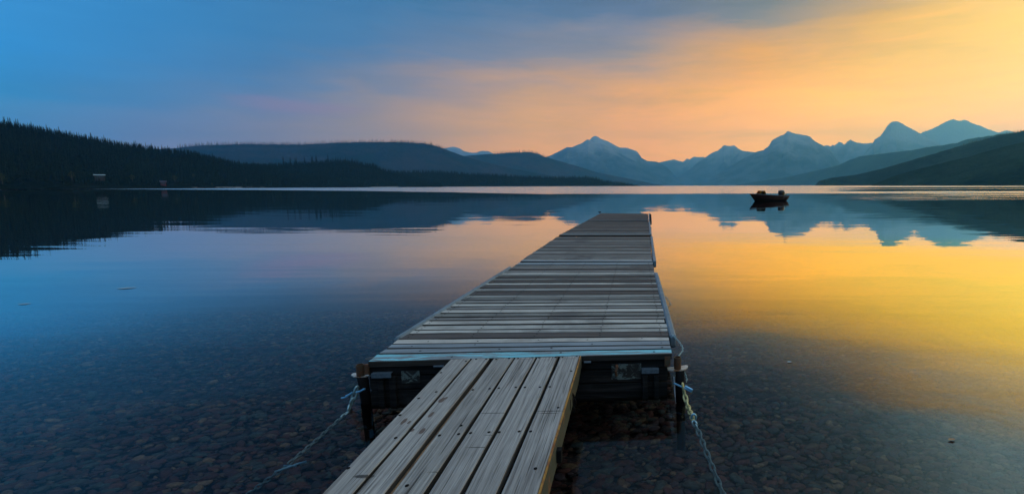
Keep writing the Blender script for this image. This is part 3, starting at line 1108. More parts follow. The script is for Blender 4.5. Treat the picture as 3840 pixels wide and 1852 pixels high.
Vv = np.stack([GXx, GYy, Z], -1).reshape(-1, 3)
idx = np.arange(len(Vv)).reshape(len(ys), len(xs))
Fc = np.stack([idx[:-1, :-1], idx[:-1, 1:], idx[1:, 1:], idx[1:, :-1]], -1).reshape(-1, 4)
np_mesh('lake_bed', Vv, Fc, M['floor'], smooth=True, kind='structure')
# beach behind the viewpoint, where the gangway starts
b = MB()
for (y, z) in ((-40, 2.4), (-14, 1.1), (-9, 0.45), (-6.5, 0.02), (-4, -0.10)):
    for x in (-60, -20, 0, 20, 60):
        b.v.append((x, y, z))
for i in range(4):
    for j in range(4):
        a = i * 5 + j
        b.face((a, a + 1, a + 6, a + 5))
b.build('beach', M['floor'], kind='structure')

# loose cobbles on the floor
m, t, out = new_mat('lake_cobble')
g = t.n('ShaderNodeNewGeometry')
c = t.ramp(g.outputs['Random Per Island'], PEB, 'CONSTANT')
n = t.noise(g.outputs['Position'], 45, 4, 0.6).outputs[0]
c = t.mix(1.0, c, t.ramp(n, [(0.3, (0.6, 0.6, 0.6)), (0.7, (1.45, 1.4, 1.35))]), 'MULTIPLY')
princ(t, out, c, 0.7, 0, bump(t, n, 0.4, 0.01), 0.25)
M['cobble'] = m


def ico(sub):
    import bmesh
    bm = bmesh.new()
    bmesh.ops.create_icosphere(bm, subdivisions=sub, radius=1.0)
    V = np.array([v.co[:] for v in bm.verts])
    Fc = np.array([[v.index for v in f.verts] for f in bm.faces])
    bm.free()
    return V, Fc


def cobbles(n_target, ymin, ymax, sub, smin, smax, fillz=0.0):
    V0, F0 = ico(sub)
    # area under the view: bearing from -54 to +40 degrees
    y = ymin + (ymax - ymin) * np.sqrt(rng.random(n_target)) if ymin > 3 else rng.uniform(ymin, ymax, n_target)
    x = rng.uniform(-1.42, 0.86, n_target) * (y + 0.8)
    n = n_target
    sz = smin + (smax - smin) * rng.random(n) ** 2.0
    ax = sz * rng.uniform(0.95, 1.55, n)
    ay = sz * rng.uniform(0.6, 0.95, n)
    azz = sz * rng.uniform(0.28, 0.5, n)
    th = rng.normal(0.1, 0.6, n)
    tilt = rng.normal(0, 0.16, n)
    z = bed_z(x, y) + azz * rng.uniform(-0.2, 0.9, n) + fillz
    # irregular outlines: three random lobes
    k = rng.normal(0, 1, (n, 3, 3))
    d = 1 + 0.10 * np.sin(np.einsum('vj,nij->nvi', V0, k) * 2.3).sum(-1)
    P_ = V0[None] * d[..., None]
    P_ = np.sign(P_) * np.abs(P_) ** 0.9
    X = P_[..., 0] * ax[:, None]
    Yv = P_[..., 1] * ay[:, None]
    Zv = P_[..., 2] * azz[:, None]
    Zt = Zv * np.cos(tilt)[:, None] + X * np.sin(tilt)[:, None]
    ct, st = np.cos(th)[:, None], np.sin(th)[:, None]
    XX = X * ct - Yv * st + x[:, None]
    YY = X * st + Yv * ct + y[:, None]
    ZZ = Zt + z[:, None]
    V = np.stack([XX, YY, ZZ], -1).reshape(-1, 3)
    Fc = (F0[None] + (np.arange(n) * len(V0))[:, None, None]).reshape(-1, 3)
    return V, Fc


pa = cobbles(24000, 1.2, 5.0, 2, 0.012, 0.050)
pb = cobbles(46000, 4.6, 12.0, 1, 0.017, 0.058)
V = np.concatenate([pa[0], pb[0]])
Fc = np.concatenate([pa[1], pb[1] + len(pa[0])])
np_mesh('cobbles', V, Fc, M['cobble'], smooth=True, kind='stuff')

# ---------------------------------------------------------------- the dock
DZ = 0.36


def plank(mb, a0, a1, b0, b1, ztop, th=0.038, nseg=6, wav=0.0025, mi=0, cham=0.006, tilt=0.0, sag=0.0, edge=None):
    """board with corners a0-a1 (near edge) and b0-b1 (far edge); chamfered, slightly wavy"""
    base = len(mb.v)
    u0 = random.uniform(0, 50)
    v0 = random.uniform(0, 50)
    wdt = (Vector(b0) - Vector(a0)).length
    ln = (Vector(a1) - Vector(a0)).length
    for i in range(nseg + 1):
        t_ = i / nseg
        pa_ = Vector(a0).lerp(Vector(a1), t_)
        pb_ = Vector(b0).lerp(Vector(b1), t_)
        d = (pb_ - pa_).normalized()
        pa_ = pa_ + d * random.uniform(-wav, wav)
        pb_ = pb_ + d * random.uniform(-wav, wav)
        zz = ztop + random.uniform(-1, 1) * wav * 0.5 - sag * 4 * t_ * (1 - t_)
        za, zb = zz - tilt, zz + tilt
        for (p, z) in ((pa_, za - th), (pa_, za - cham), (pa_ + d * cham, za), (pb_ - d * cham, zb), (pb_, zb - cham), (pb_, zb - th)):
            mb.v.append((p.x, p.y, z))
    vs_ = [-th, -cham, 0, wdt, wdt + cham, wdt + th]
    for i in range(nseg):
        for j in range(6):
            k = (j + 1) % 6
            a = base + i * 6 + j
            c = base + i * 6 + k
            ua, ub = u0 + ln * i / nseg, u0 + ln * (i + 1) / nseg
            va = v0 + vs_[j]
            vb = v0 + (vs_[k] if k else wdt + th * 2)
            mb.face((a, c, c + 6, a + 6), edge if edge is not None and j in (0, 1, 3, 4, 5) else mi, [(ua, va), (ua, vb), (ub, vb), (ub, va)])
    e = base + nseg * 6
    mb.face([base + j for j in (5, 4, 3, 2, 1, 0)], mi, [(u0, v0 + vs_[j]) for j in (5, 4, 3, 2, 1, 0)])
    mb.face([e + j for j in range(6)], mi, [(u0 + ln, v0 + vs_[j]) for j in range(6)])


def screw_heads(mb, pts, r=0.006):
    for p in pts:
        b = len(mb.v)
        for k in range(8):
            a = 0.785 * k
            mb.v.append((p[0] + r * math.cos(a), p[1] + r * math.sin(a), p[2]))
        mb.v.append((p[0], p[1], p[2] + 0.0015))
        for k in range(8):
            mb.face((b + k, b + (k + 1) % 8, b + 8))


def quad_pt(q, u, v):
    nl, nr, fr_, fl = q
    return nl.lerp(nr, u).lerp(fl.lerp(fr_, u), v)


def dock_section(label, corners, n, mats, name='dock_section', rails=(), first=0, far=False, fascia=True, pattern='M'):
    """corners: NL, NR, FR, FL on the deck plane; boards run across"""
    q = [Vector(c) for c in corners]
    ctr = sum(q, Vector()) / 4
    e = empty(name, (ctr.x, ctr.y, 0), 0, label=label, cat='dock', group='floating dock sections joined end to end')
    off = Vector((ctr.x, ctr.y, 0))
    ql = [c - off for c in q]
    mb = MB()
    sc = MB()
    cuts = [first]
    n = len(pattern)
    w = [random.choice([1.0, 1.0, 1.0, 0.72, 1.25]) for _ in range(n)]
    tot = sum(w)
    for x in w:
        cuts.append(cuts[-1] + x / tot * (1 - first))
    for i in range(n):
        v0, v1 = cuts[i], cuts[i + 1]
        L = (q[3] - q[0]).length
        g_ = random.choice([0.009, 0.011, 0.016, 0.010]) / L
        du0, du1 = random.uniform(-0.004, 0.004), random.uniform(-0.004, 0.004)
        skew = random.uniform(-0.002, 0.002)
        a0, a1 = quad_pt(ql, 0 + du0, v0 + g_), quad_pt(ql, 1 + du1, v0 + g_ + skew * 0)
        b0, b1 = quad_pt(ql, 0 + du0, v1 - g_), quad_pt(ql, 1 + du1, v1 - g_)
        zt = DZ + random.uniform(-0.004, 0.004)
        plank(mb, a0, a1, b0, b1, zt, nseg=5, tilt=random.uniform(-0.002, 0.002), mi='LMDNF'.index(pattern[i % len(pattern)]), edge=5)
        if not far:
            for u in (0.03, 0.26, 0.5, 0.74, 0.97):
                for vv in (0.28, 0.72):
                    p = a0.lerp(a1, u + random.uniform(-.006, .006)).lerp(b0.lerp(b1, u), vv)
                    sc.v and None
                    screw_heads(sc, [(p.x, p.y, zt + 0.0025)], 0.008)
    mb.build('decking', [M['L'], M['M'], M['D'], M['N'], M['F'], M['E']], e)
    if sc.v:
        sc.build('screws', M['black_iron'], e)
    if fascia:
        fb = MB()
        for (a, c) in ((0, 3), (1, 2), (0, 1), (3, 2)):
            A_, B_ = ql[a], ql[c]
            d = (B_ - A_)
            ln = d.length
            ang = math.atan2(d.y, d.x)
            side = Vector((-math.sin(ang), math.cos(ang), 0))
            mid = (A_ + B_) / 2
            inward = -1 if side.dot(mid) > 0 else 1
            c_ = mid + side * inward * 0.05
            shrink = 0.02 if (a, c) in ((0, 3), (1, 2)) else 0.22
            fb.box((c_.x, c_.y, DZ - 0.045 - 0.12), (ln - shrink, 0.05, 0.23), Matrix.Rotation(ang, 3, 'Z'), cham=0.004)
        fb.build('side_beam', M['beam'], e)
        # flotation tank hanging below
        fl = MB()
        wv = (ql[1] - ql[0]).length
        lv = (ql[3] - ql[0]).length
        ang = math.atan2((ql[1] - ql[0]).y, (ql[1] - ql[0]).x)
        fl.box((0, 0, -0.02), (wv * 0.86, lv * 0.9, 0.30), Matrix.Rotation(ang, 3, 'Z'), cham=0.03)
        fl.build('float', M['black_iron'], e)
    for (A_, B_) in rails:
        A_, B_ = Vector(A_) - off, Vector(B_) - off
        d = B_ - A_
        ang = math.atan2(d.y, d.x)
        rb = MB()
        mid = (A_ + B_) / 2
        rb.box((mid.x, mid.y, DZ - 0.045), (d.length, 0.06, 0.12), Matrix.Rotation(ang, 3, 'Z'), cham=0.014)
        rb.build('side_rail', M['rail'], e, smooth=False)
    return e, q


# near section: front boards (peeling blue edge + two newer ones) then old boards
NL, NR = at(1381, 1358, DZ), at(2519, 1328, DZ)
FL, FR = at(1949, 984, DZ), at(2447, 983, DZ)
L1, R1 = at(1493, 1272, DZ), at(2508, 1262, DZ)
secA, qA = dock_section('near end of the dock, grey weathered boards with a peeling light blue front edge', (L1, R1, FR, FL), 30,
                        None, pattern='DLLLMMLMLMMMDMDLDMDMLMDMMNN', rails=((at(1489, 1270, DZ), at(1913, 1003, DZ)), (at(2524, 1262, DZ), at(2460, 1024, DZ))))
offA = Vector(secA.location)
cuts = [((1381, 1358), (2519, 1328), (1417, 1330.5), (2516.5, 1311)), ((1421, 1327.5), (2516, 1308.5), (1448, 1311), (2513, 1296.5)),
        ((1452, 1307.5), (2512.5, 1294), (1470, 1293.5), (2509.5, 1279)), ((1473, 1289), (2509, 1276), (1492, 1272.5), (2507.5, 1263))]
for i, (a, b_, c, d) in enumerate(cuts):
    mb = MB()
    A0, A1, B0, B1 = [Vector(at(*p, DZ)) - Vector((offA.x, offA.y, 0)) for p in (a, b_, c, d)]
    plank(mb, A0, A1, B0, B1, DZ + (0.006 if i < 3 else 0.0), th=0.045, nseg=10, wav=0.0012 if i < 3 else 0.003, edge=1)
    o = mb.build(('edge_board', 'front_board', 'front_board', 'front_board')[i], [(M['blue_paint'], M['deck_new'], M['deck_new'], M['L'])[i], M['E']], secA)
    if i == 0:
        tag(o, 'peeling light blue edge board')
    sc = MB()
    us = {0: (0.26, 0.62, 0.94), 1: (0.13, 0.40, 0.58, 0.97), 2: (0.08, 0.30, 0.72, 0.97), 3: (0.12, 0.3, 0.52, 0.7, 0.9)}[i]
    pts = []
    for u in us:
        p = A0.lerp(A1, u).lerp(B0.lerp(B1, u), random.uniform(0.3, 0.7))
        pts.append((p.x, p.y, DZ + (0.0075 if i < 3 else 0.0025)))
    screw_heads(sc, pts, 0.011 if i < 2 else 0.008)
    sc.build('screws', M['black_iron'], secA)

SB = (at(1950, 980, DZ), at(2446, 981, DZ), at(2437, 886, DZ), at(2092, 886, DZ))
secB, qB = dock_section('second part of the dock from the viewer, darker grey boards beyond the first wide joint', SB, 29, None, pattern='NLMMMMDMMFMMDMMDMFMMMFDMMDD',
                        rails=((at(2455, 981, DZ), at(2443, 887, DZ)),), far=True)
SC = (at(2095, 882, DZ), at(2437, 881.5, DZ), at(2431, 829, DZ), at(2200, 828, DZ))
secC, qC = dock_section('third part of the dock from the viewer, dark boards with two pale ones', SC, 38, None, pattern='MNDNDMDFDDMFDFDDFDDDFDDMDDDDFDDDDDN',
                        rails=((at(2440, 880, DZ), at(2435, 830, DZ)),), far=True)
SD = (at(2203, 826, DZ), at(2430.5, 826, DZ), at(2430, 801, DZ), at(2254, 799, DZ))
secD, qD = dock_section('farthest end of the dock, dark brown boards and black bumper', SD, 30, None, pattern='NDFDDDDFDDDDDDFDDDDFDDDDD',
                        rails=((at(2435, 826, DZ), at(2434.5, 801, DZ)),), far=True)
# rubber bumper loop hanging on the far right corner
mb = MB()
o_ = Vector(secD.location)
pb_ = at(2437, 802, DZ)
pa_ = at(2437.5, 832, DZ)
loop = []
for k in range(20):
    a = 2 * math.pi * k / 20
    c = pb_.lerp(pa_, 0.5 + 0.5 * math.cos(a)) - o_
    loop.append((c.x + 0.03, c.y, DZ - 0.06 + 0.10 * math.sin(a)))
mb.tube(loop, 0.035, 8, closed=True)
mb.build('bumper', M['black_iron'], secD, smooth=True)
# little cleat on the far left corner
mb = MB()
c = at(2249, 799, DZ) - o_
mb.tube([(c.x, c.y, DZ), (c.x, c.y, DZ + 0.05)], 0.03, 8)
mb.tube([(c.x - 0.07, c.y, DZ + 0.05), (c.x + 0.07, c.y, DZ + 0.05)], 0.02, 8)
mb.build('cleat', M['black_iron'], secD)

# ---- front face of the near section
oA = Vector((offA.x, offA.y, 0))
f_l, f_r = NL, NR
fd = (f_r - f_l)
fang = math.atan2(fd.y, fd.x)
fx = fd.normalized()
fy = Vector((-fx.y, fx.x, 0))          # away from the viewer
RZ = Matrix.Rotation(fang, 3, 'Z')
flen = fd.length


def fpt(s, out_, z):
    """point of the front face: s metres from its left end, out_ metres towards the viewer, height z"""
    p = f_l + fx * s - fy * out_ - oA
    return Vector((p.x, p.y, z))


def s_of(px, py):
    d = ray(px, py)
    n = fy
    t_ = (f_l - Vector((0, 0, CAM_H))).dot(n) / d.dot(n)
    P_ = Vector((0, 0, CAM_H)) + d * t_
    return (P_ - f_l).dot(fx), P_.z


def fbox(mb, s0, s1, z0, z1, o0, o1, **kw):
    c = fpt((s0 + s1) / 2, (o0 + o1) / 2, (z0 + z1) / 2)
    mb.box(c, (abs(s1 - s0), abs(o1 - o0), abs(z1 - z0)), RZ, **kw)


def uvbox(mb, name, mat):
    """give every face of a box builder board-like UVs (u along x)"""
    for i, f in enumerate(mb.f):
        mb.uv[i] = [((mb.v[j][0]) + 3, (mb.v[j][2]) * 1.0 + (mb.v[j][1] * 0.3) + 7) for j in f]
    return mb.build(name, mat, secA)


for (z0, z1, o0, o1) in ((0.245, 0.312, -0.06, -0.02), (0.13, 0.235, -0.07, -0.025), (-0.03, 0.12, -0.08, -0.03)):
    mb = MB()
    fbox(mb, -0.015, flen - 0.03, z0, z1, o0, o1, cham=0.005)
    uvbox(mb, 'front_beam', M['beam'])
for (xa, xb, ya, yb) in ((2293, 2405, 1368, 1424), (1500, 1572, 1394, 1438)):
    s0, z1 = s_of(xa, ya)
    s1, z0 = s_of(xb, yb)
    mb = MB()
    fbox(mb, s0, s1, z0, z1, -0.03, -0.018, cham=0.002)
    tag(uvbox(mb, 'paint_panel', M['peel']), 'panel of flaking white paint')
for (xa, xb, y, y2) in ((2406, 2470, 1384, 1400), (1396, 1470, 1400, 1408)):
    s0, z1 = s_of(xa, y)
    s1, z0 = s_of(xb, y2)
    mb = MB()
    zt = z1
    fbox(mb, s0, s1, zt - 0.03, zt, 0.012, 0.02)
    fbox(mb, s0, s1, zt, zt + 0.006, -0.025, 0.02)
    mb.build('steel_angle', M['steel'], secA)
for (xa, xb) in ((2409, 2429), (2453, 2471), (1415, 1436), (1458, 1482)):
    y = 1410 if xa > 2000 else 1412
    s0, z1 = s_of(xa, y)
    s1, _ = s_of(xb, y)
    mb = MB()
    fbox(mb, s0, s1, -0.02, z1, -0.029, 0.004, cham=0.003)
    uvbox(mb, 'batten', M['beam'])
for (xa, xb, y) in ((2190, 2216, 1353), (1626, 1664, 1369)):
    s0, z1 = s_of(xa, y)
    s1, _ = s_of(xb, y)
    mb = MB()
    mb.tube([fpt(s0, 0.0, z1 - 0.01), fpt(s1, 0.0, z1 - 0.01)], 0.009, 10)
    fbox(mb, s0, s0 + 0.02, z1 - 0.02, z1 + 0.0, -0.02, 0.0)
    mb.build('bolt', M['steel'], secA)
# round pipe end / bracket on the right of the face
s0, z0 = s_of(2312, 1378)
mb = MB()
mb.tube([fpt(s0, 0.0, z0 + 0.02), fpt(s0 + 0.004, 0.012, z0 + 0.01), fpt(s0 - 0.006, 0.02, z0 - 0.02), fpt(s0, 0.015, z0 - 0.06)], 0.012, 8)
mb.build('hook', M['rust'], secA)
# corner brackets
for (xa, xb, ya, yb) in ((1366, 1384, 1366, 1404), (2492, 2514, 1336, 1372)):
    s0, z1 = s_of(xa, ya)
    s1, z0 = s_of(xb, yb)
    mb = MB()
    fbox(mb, s0, s1, z0, z1, -0.02, 0.004, cham=0.002)
    mb.build('corner_bracket', M['rust'], secA)


# ---- corner piles with their sleeve and plate
def pile(px_c, y_top, y_plate, px_half, plate_pts, D, label, lean=0.0, post_px=0):
    top = at_y(px_c, y_top, D)
    pl = at_y(px_c, y_plate, D)
    r_ = px_half / F * D
    e = empty('mooring_pile', (top.x, top.y, 0), 0, label=label, cat='mooring pile', group='piles at the near corners of the dock')
    mb = MB()
    # hollow pipe
    n = 24
    h0, h1 = pl.z - 0.01, top.z
    prof = [(r_, h0), (r_, h1), (r_ * 0.82, h1), (r_ * 0.82, h0 + 0.015), (0.0001, h0 + 0.015)]
    b0 = len(mb.v)
    for (rad, z) in prof:
        for k in range(n):
            a = 2 * math.pi * k / n
            mb.v.append((rad * math.cos(a), rad * math.sin(a), z))
    for i in range(len(prof) - 1):
        for k in range(n):
            k2 = (k + 1) % n
            mb.face((b0 + i*n + k, b0 + i*n + k2, b0 + (i+1)*n + k2, b0 + (i+1)*n + k))
    mb.build('pipe_sleeve', M['rust'], e, smooth=False)
    mb = MB()
    z = pl.z - 0.012
    pts_ = [at(p[0], p[1], z) - Vector((top.x, top.y, 0)) for p in plate_pts]
    b0 = len(mb.v)
    for p in pts_:
        mb.v.append((p.x, p.y, z))
    for p in pts_:
        mb.v.append((p.x, p.y, z - 0.008))
    k = len(pts_)
    mb.face(range(b0, b0 + k))
    mb.face([b0 + k + i for i in range(k - 1, -1, -1)])
    for i in range(k):
        j = (i + 1) % k
        mb.face((b0 + j, b0 + i, b0 + k + i, b0 + k + j))
    mb.build('corner_plate', M['plate'], e)
    mb = MB()
    seg = []
    pc = at_y(post_px, y_plate, D).x - top.x
    for i in range(7):
        f = i / 6
        seg.append((pc + lean * f, 0.01 * math.sin(f * 5), z - 0.009 - f * 0.95))
    mb.tube(seg, [r_ * q_ for q_ in (1.3, 1.28, 1.25, 1.22, 1.22, 1.25, 1.3)], 14)
    mb.build('post', M['black_iron'], e, smooth=True)
    return e


pl_r = [(2490, 1381), (2500, 1377), (2530, 1374), (2555, 1370), (2572, 1368), (2580, 1370), (2579, 1376), (2568, 1384), (2552, 1387), (2520, 1387), (2495, 1384)]
pl_l = [(1316, 1404), (1322, 1399), (1335, 1396), (1352, 1395), (1392, 1397), (1392, 1404), (1370, 1410), (1345, 1412), (1325, 1410)]
pileR = pile(2541, 1338, 1377, 14, pl_r, 3.93, 'black pile with rusty hollow pipe and plate at the right front dock corner', 0.02, 2550)
pileL = pile(1350, 1366, 1402, 15, pl_l, 3.80, 'black pile with brown pipe and pale plate at the left front dock corner', 0.04, 1359)
# white strip fixed to the right pile
mb = MB()
A_ = at_y(2527, 1412, 3.90) - Vector(pileR.location)
B_ = at_y(2531, 1478, 3.90) - Vector(pileR.location)
C_ = at_y(2534, 1512, 3.90) - Vector(pileR.location)
mb.tube([A_, B_, (C_.x, C_.y, C_.z)], [0.009, 0.011, 0.010], 6, flat=0.4)
mb.build('white_strip', plain_mat('white_plastic_strip', (0.42, 0.46, 0.52), 0.5, 0, 0.3, 20), pileR)


# ---------------------------------------------------------------- chains
def chain_mesh(mb, pts, pitch, wire, mi=0, seg=5, lw=0.62):
    pts = [Vector(p) for p in pts]
    L = [0.0]
    for a, b_ in zip(pts, pts[1:]):
        L.append(L[-1] + (b_ - a).length)
    n = int(L[-1] / pitch)

    def pos_(s_):
        s_ = min(max(s_, 0), L[-1])
        for i in range(len(pts) - 1):
            if s_ <= L[i + 1] or i == len(pts) - 2:
                f = (s_ - L[i]) / max(L[i + 1] - L[i], 1e-6)
                return pts[i].lerp(pts[i + 1], f)
    for i in range(n):
        c = pos_((i + 0.5) * pitch)
        d = (pos_((i + 0.5) * pitch + pitch / 2) - pos_((i + 0.5) * pitch - pitch / 2)).normalized()
        a = Vector((0, 0, 1)) if abs(d.z) < 0.9 else Vector((1, 0, 0))
        u = d.cross(a).normalized()
        w = d.cross(u)
        if i % 2:
            u, w = (u + w * 0.25).normalized(), w
            side = w
        else:
            side = (u + w * 0.3).normalized()
        side = (side - d * side.dot(d)).normalized()
        hl = pitch * 0.5 + wire * 1.0
        hw = pitch * lw * 0.5
        lp = []
        for k in range(14):
            an = 2 * math.pi * k / 14
            ca, sa = math.cos(an), math.sin(an)
            x_ = math.copysign(abs(ca) ** 0.75, ca) * hl
            y_ = math.copysign(abs(sa) ** 0.75, sa) * hw
            lp.append(c + d * x_ + side * y_)
        mb.tube(lp, wire, seg, mi, closed=True)


def chain(name, label, parts, group=None):
    p0 = Vector(parts[0][0][0])
    e = empty(name, (p0.x, p0.y, p0.z), 0, label=label, cat='chain', group=group)
    for (pts, pitch, wire, mat, nm) in parts:
        mb = MB()
        chain_mesh(mb, [Vector(p) - p0 for p in pts], pitch, wire)
        mb.build(nm, mat, e, smooth=True)
    return e


YL = 3.80
wl = at(1303, 1545, 0.0)
cl_ = chain('mooring_chain', 'teal mooring chain slanting down to the lower left from the left pile', [
    ([at_y(1338, 1452, YL - .08), at_y(1326, 1490, YL - .09), at_y(1313, 1520, YL - .1), wl], 0.046, 0.0085, M['chain_teal'], 'heavy_links'),
    ([wl, at(1250, 1592, -0.02), at(1180, 1655, -0.05), at(1068, 1750, -0.09)], 0.036, 0.0058, M['chain_teal'], 'light_links'),
    ([at(1068, 1750, -0.09), at(1000, 1800, -0.16), at(930, 1852, -0.24), at(820, 1935, -0.36)], 0.034, 0.0050, M['chain_wet'], 'sunken_links')])
mb = MB()
o0 = Vector(cl_.location)
c = at(1080, 1752, -0.08)
mb.tube([c - o0 + Vector((-0.05, -0.05, 0)), c - o0 + Vector((0.05, 0.03, 0.01)), c - o0 + Vector((0.095, 0.035, 0.02))], 0.007, 8)
mb.tube([c - o0 + Vector((-0.04, 0.02, 0)), c - o0 + Vector((0.05, 0.0, 0.01))], 0.007, 8)
mb.build('clip', M['blue_rod'], cl_)
mb = MB()
for (a, b_) in (((1297, 1484), (1322, 1470)), ((1304, 1484), (1280, 1492)), ((1335, 1470), (1368, 1457))):
    p, q = at_y(*a, YL - .1) - o0, at_y(*b_, YL - .1) - o0
    mb.tube([p, (p + q) / 2 + Vector((0, 0, -0.004)), q], 0.007, 8)
mb.build('shackle_rod', M['blue_rod'], cl_)

YR = 3.93
wr = at(2601, 1580, 0.0)
cr_ = chain('mooring_chain', 'heavy mooring chain with glow-tinted top links running down from the right pile', [
    ([at_y(2560, 1440, YR - .1), at_y(2566, 1475, YR - .12), at_y(2578, 1520, YR - .2), wr], 0.046, 0.0085, M['chain_glow'], 'glow_tinted_links'),
    ([wr, at(2620, 1620, -0.03), at(2645, 1685, -0.08), at(2675, 1760, -0.16), at(2712, 1852, -0.26), at(2760, 1965, -0.38)], 0.046, 0.0075, M['chain_wet'], 'sunken_links')])
o0 = Vector(cr_.location)
mb = MB()
p, q = at_y(2528, 1436, YR - .05) - o0, at_y(2594, 1468, YR - .16) - o0
mb.tube([p, (p + q) / 2, q], 0.0075, 8)
p, q = at_y(2570, 1448, YR - .13) - o0, at_y(2597, 1462, YR - .17) - o0
mb.tube([p, q], 0.0095, 8)
mb.build('shackle_rod', M['blue_rod'], cr_)
mb = MB()
c = at(2601, 1566, 0.012) - o0
lp = []
for k in range(14):
    an = 2 * math.pi * k / 14
    lp.append((c.x + 0.016 * math.sin(an), c.y - 0.01 * math.cos(an), c.z + 0.034 * math.cos(an)))
mb.tube(lp, 0.0085, 8, closed=True)
mb.build('clip', M['blue_rod'], cr_, smooth=True)

c1 = chain('safety_chain', 'thin silver chain looping from the right rail to behind the rusty pipe', [
    ([at_y(2523, 1257, 4.35), at_y(2535, 1268, 4.33), at_y(2550, 1285, 4.3), at_y(2560, 1302, 4.25), at_y(2560, 1315, 4.2), at_y(2548, 1330, 4.12), at_y(2541, 1340, 4.05)],
     0.020, 0.0026, M['chain_teal'], 'link'),
    ([at_y(2562, 1388, 4.02), at_y(2570, 1405, 4.0), at_y(2576, 1420, 3.98), at_y(2573, 1436, 3.92)], 0.020, 0.0026, M['chain_teal'], 'link')])
c2 = chain('safety_chain', 'short thin chain hanging over the middle of the right rail', [
    ([at_y(2489, 1110, 6.1), at_y(2500, 1117, 6.1), at_y(2509, 1128, 6.1), at_y(2514, 1141, 6.1), at_y(2505, 1151, 6.1)], 0.026, 0.0030, M['chain_teal'], 'link')])

# ---------------------------------------------------------------- gangway
# boards run away from the viewer; its far end rests on the dock edge and it climbs gently towards the shore
GZ1, GS = DZ + 0.010, 0.0205       # height at the far end, slope per metre
gy1 = at(1950, 1338, GZ1).y


def at_g(px, py):
    """point of the sloping gangway plane"""
    d = ray(px, py)
    # z = GZ1 + GS*(gy1 - y)
    t_ = (GZ1 + GS * gy1 - CAM_H) / (d.z + GS * d.y)
    return Vector((d.x * t_, d.y * t_, CAM_H + d.z * t_))


gw = empty('gangway', (at_g(1950, 1338).x, gy1, 0), 0, label='narrow ramp of six grey lengthwise boards leading onto the dock', cat='gangway')
oG = Vector(gw.location)
# board edges: (far x, far y, near x at bottom of picture y=1852)
EDGE = [((1689, 1347), 1205), ((1764, 1344), 1318), ((1771, 1344), 1334), ((1836, 1343), 1438), ((1851, 1343), 1468), ((1926, 1341), 1584),
        ((1933, 1341), 1606), ((2008, 1339), 1720), ((2015, 1339), 1740), ((2092, 1337), 1858), ((2101, 1337), 1878), ((2173, 1334), 2013)]
marks = []
BROWN = (0.06, 0.032, 0.022, 1)
CRK = (0.012, 0.010, 0.009, 1)


def mk(px, py, rx, ry, colr, sharp=0.25, ang=None):
    c_ = at_g(px, py)
    d_ = at_g(px + (2323 - px) * 0.01, py - (py - 733) * 0.01) - c_
    a = math.atan2(d_.y, d_.x) if ang is None else ang
    marks.append((c_.x, c_.y, rx, ry, a, colr, sharp))


for (x, y, rx, ry) in ((1656, 1500, .040, .016), (1672, 1492, .022, .010), (1617, 1553, .038, .011), (1583, 1615, .034, .013),
                       (1515, 1578, .040, .012), (1534, 1582, .020, .008), (1545, 1612, .020, .010)):
    mk(x, y, rx, ry, BROWN, 0.18)
for (x, y, rx, ry) in ((1845, 1548, .075, .005), (2062, 1540, .080, .006), (2058, 1548, .055, .005), (1790, 1676, .050, .004), (1838, 1630, .03, .003),
                       (1960, 1347, .070, .003), (2140, 1344, .05, .004), (1365, 1785, .045, .014), (1630, 1768, .03, .003)):
    mk(x, y, rx, ry, CRK, 0.35, ang=0.02)
M['walk_edge'] = wood_mat('gap_shade_board_edge', [(0, (0.045, 0.036, 0.03)), (1, (0.06, 0.05, 0.042))], 0.5)  # side faces darkened to paint the shade between gangway boards
M['walk'] = wood_mat('gangway_board', WALK_TONES, 0.22, marks=marks, grain=1.1)
mb = MB()
g_edges = []
for (fp, nx_) in EDGE:
    a = at_g(*fp)
    b_ = at_g(nx_, 1852)
    g_edges.append((a, b_))
for i in range(6):
    (aF, aN), (bF, bN) = g_edges[2 * i], g_edges[2 * i + 1]
    ext = 1.9
    aN2 = aN + (aN - aF) * ext
    bN2 = bN + (bN - bF) * ext
    # build in segments so the slope is followed
    base = len(mb.v)
    nseg = 26
    u0, v0 = random.uniform(0, 50), random.uniform(0, 50)
    th, ch = 0.038, 0.004
    wdt = (bF - aF).length
    ln = (aN2 - aF).length
    w_a = w_b = 0
    for k in range(nseg + 1):
        f = k / nseg
        pa_, pb_ = aF.lerp(aN2, f) - oG, bF.lerp(bN2, f) - oG
        w_a = w_a * 0.7 + random.uniform(-.0016, .0016)
        w_b = w_b * 0.7 + random.uniform(-.0016, .0016)
        pa_.x += w_a
        pb_.x += w_b
        zc = random.uniform(-.0008, .0008)
        for (p, dx, dz) in ((pa_, 0, -th), (pa_, 0, -ch), (pa_, ch, 0), (pb_, -ch, 0), (pb_, 0, -ch), (pb_, 0, -th)):
            mb.v.append((p.x + dx, p.y, p.z + dz + zc))
    vs_ = [-th, -ch, 0, wdt, wdt + ch, wdt + th]
    for k in range(nseg):
        for j in range(6):
            j2 = (j + 1) % 6
            a = base + k * 6 + j
            c = base + k * 6 + j2
            ua, ub = u0 + ln * k / nseg, u0 + ln * (k + 1) / nseg
            va, vb = v0 + vs_[j], v0 + (vs_[j2] if j2 else wdt + 2 * th)
            mb.face((c, a, a + 6, c + 6), 1 if j in (0, 4, 5) else 0, [(ua, vb), (ua, va), (ub, va), (ub, vb)])
    mb.face([base + j for j in range(6)], 0, [(u0, v0 + vs_[j]) for j in range(6)])
    e_ = base + nseg * 6
    mb.face([e_ + j for j in (5, 4, 3, 2, 1, 0)], 0, [(u0, v0 + vs_[j]) for j in (5, 4, 3, 2, 1, 0)])
mb.build('boards', [M['walk'], M['walk_edge']], gw)
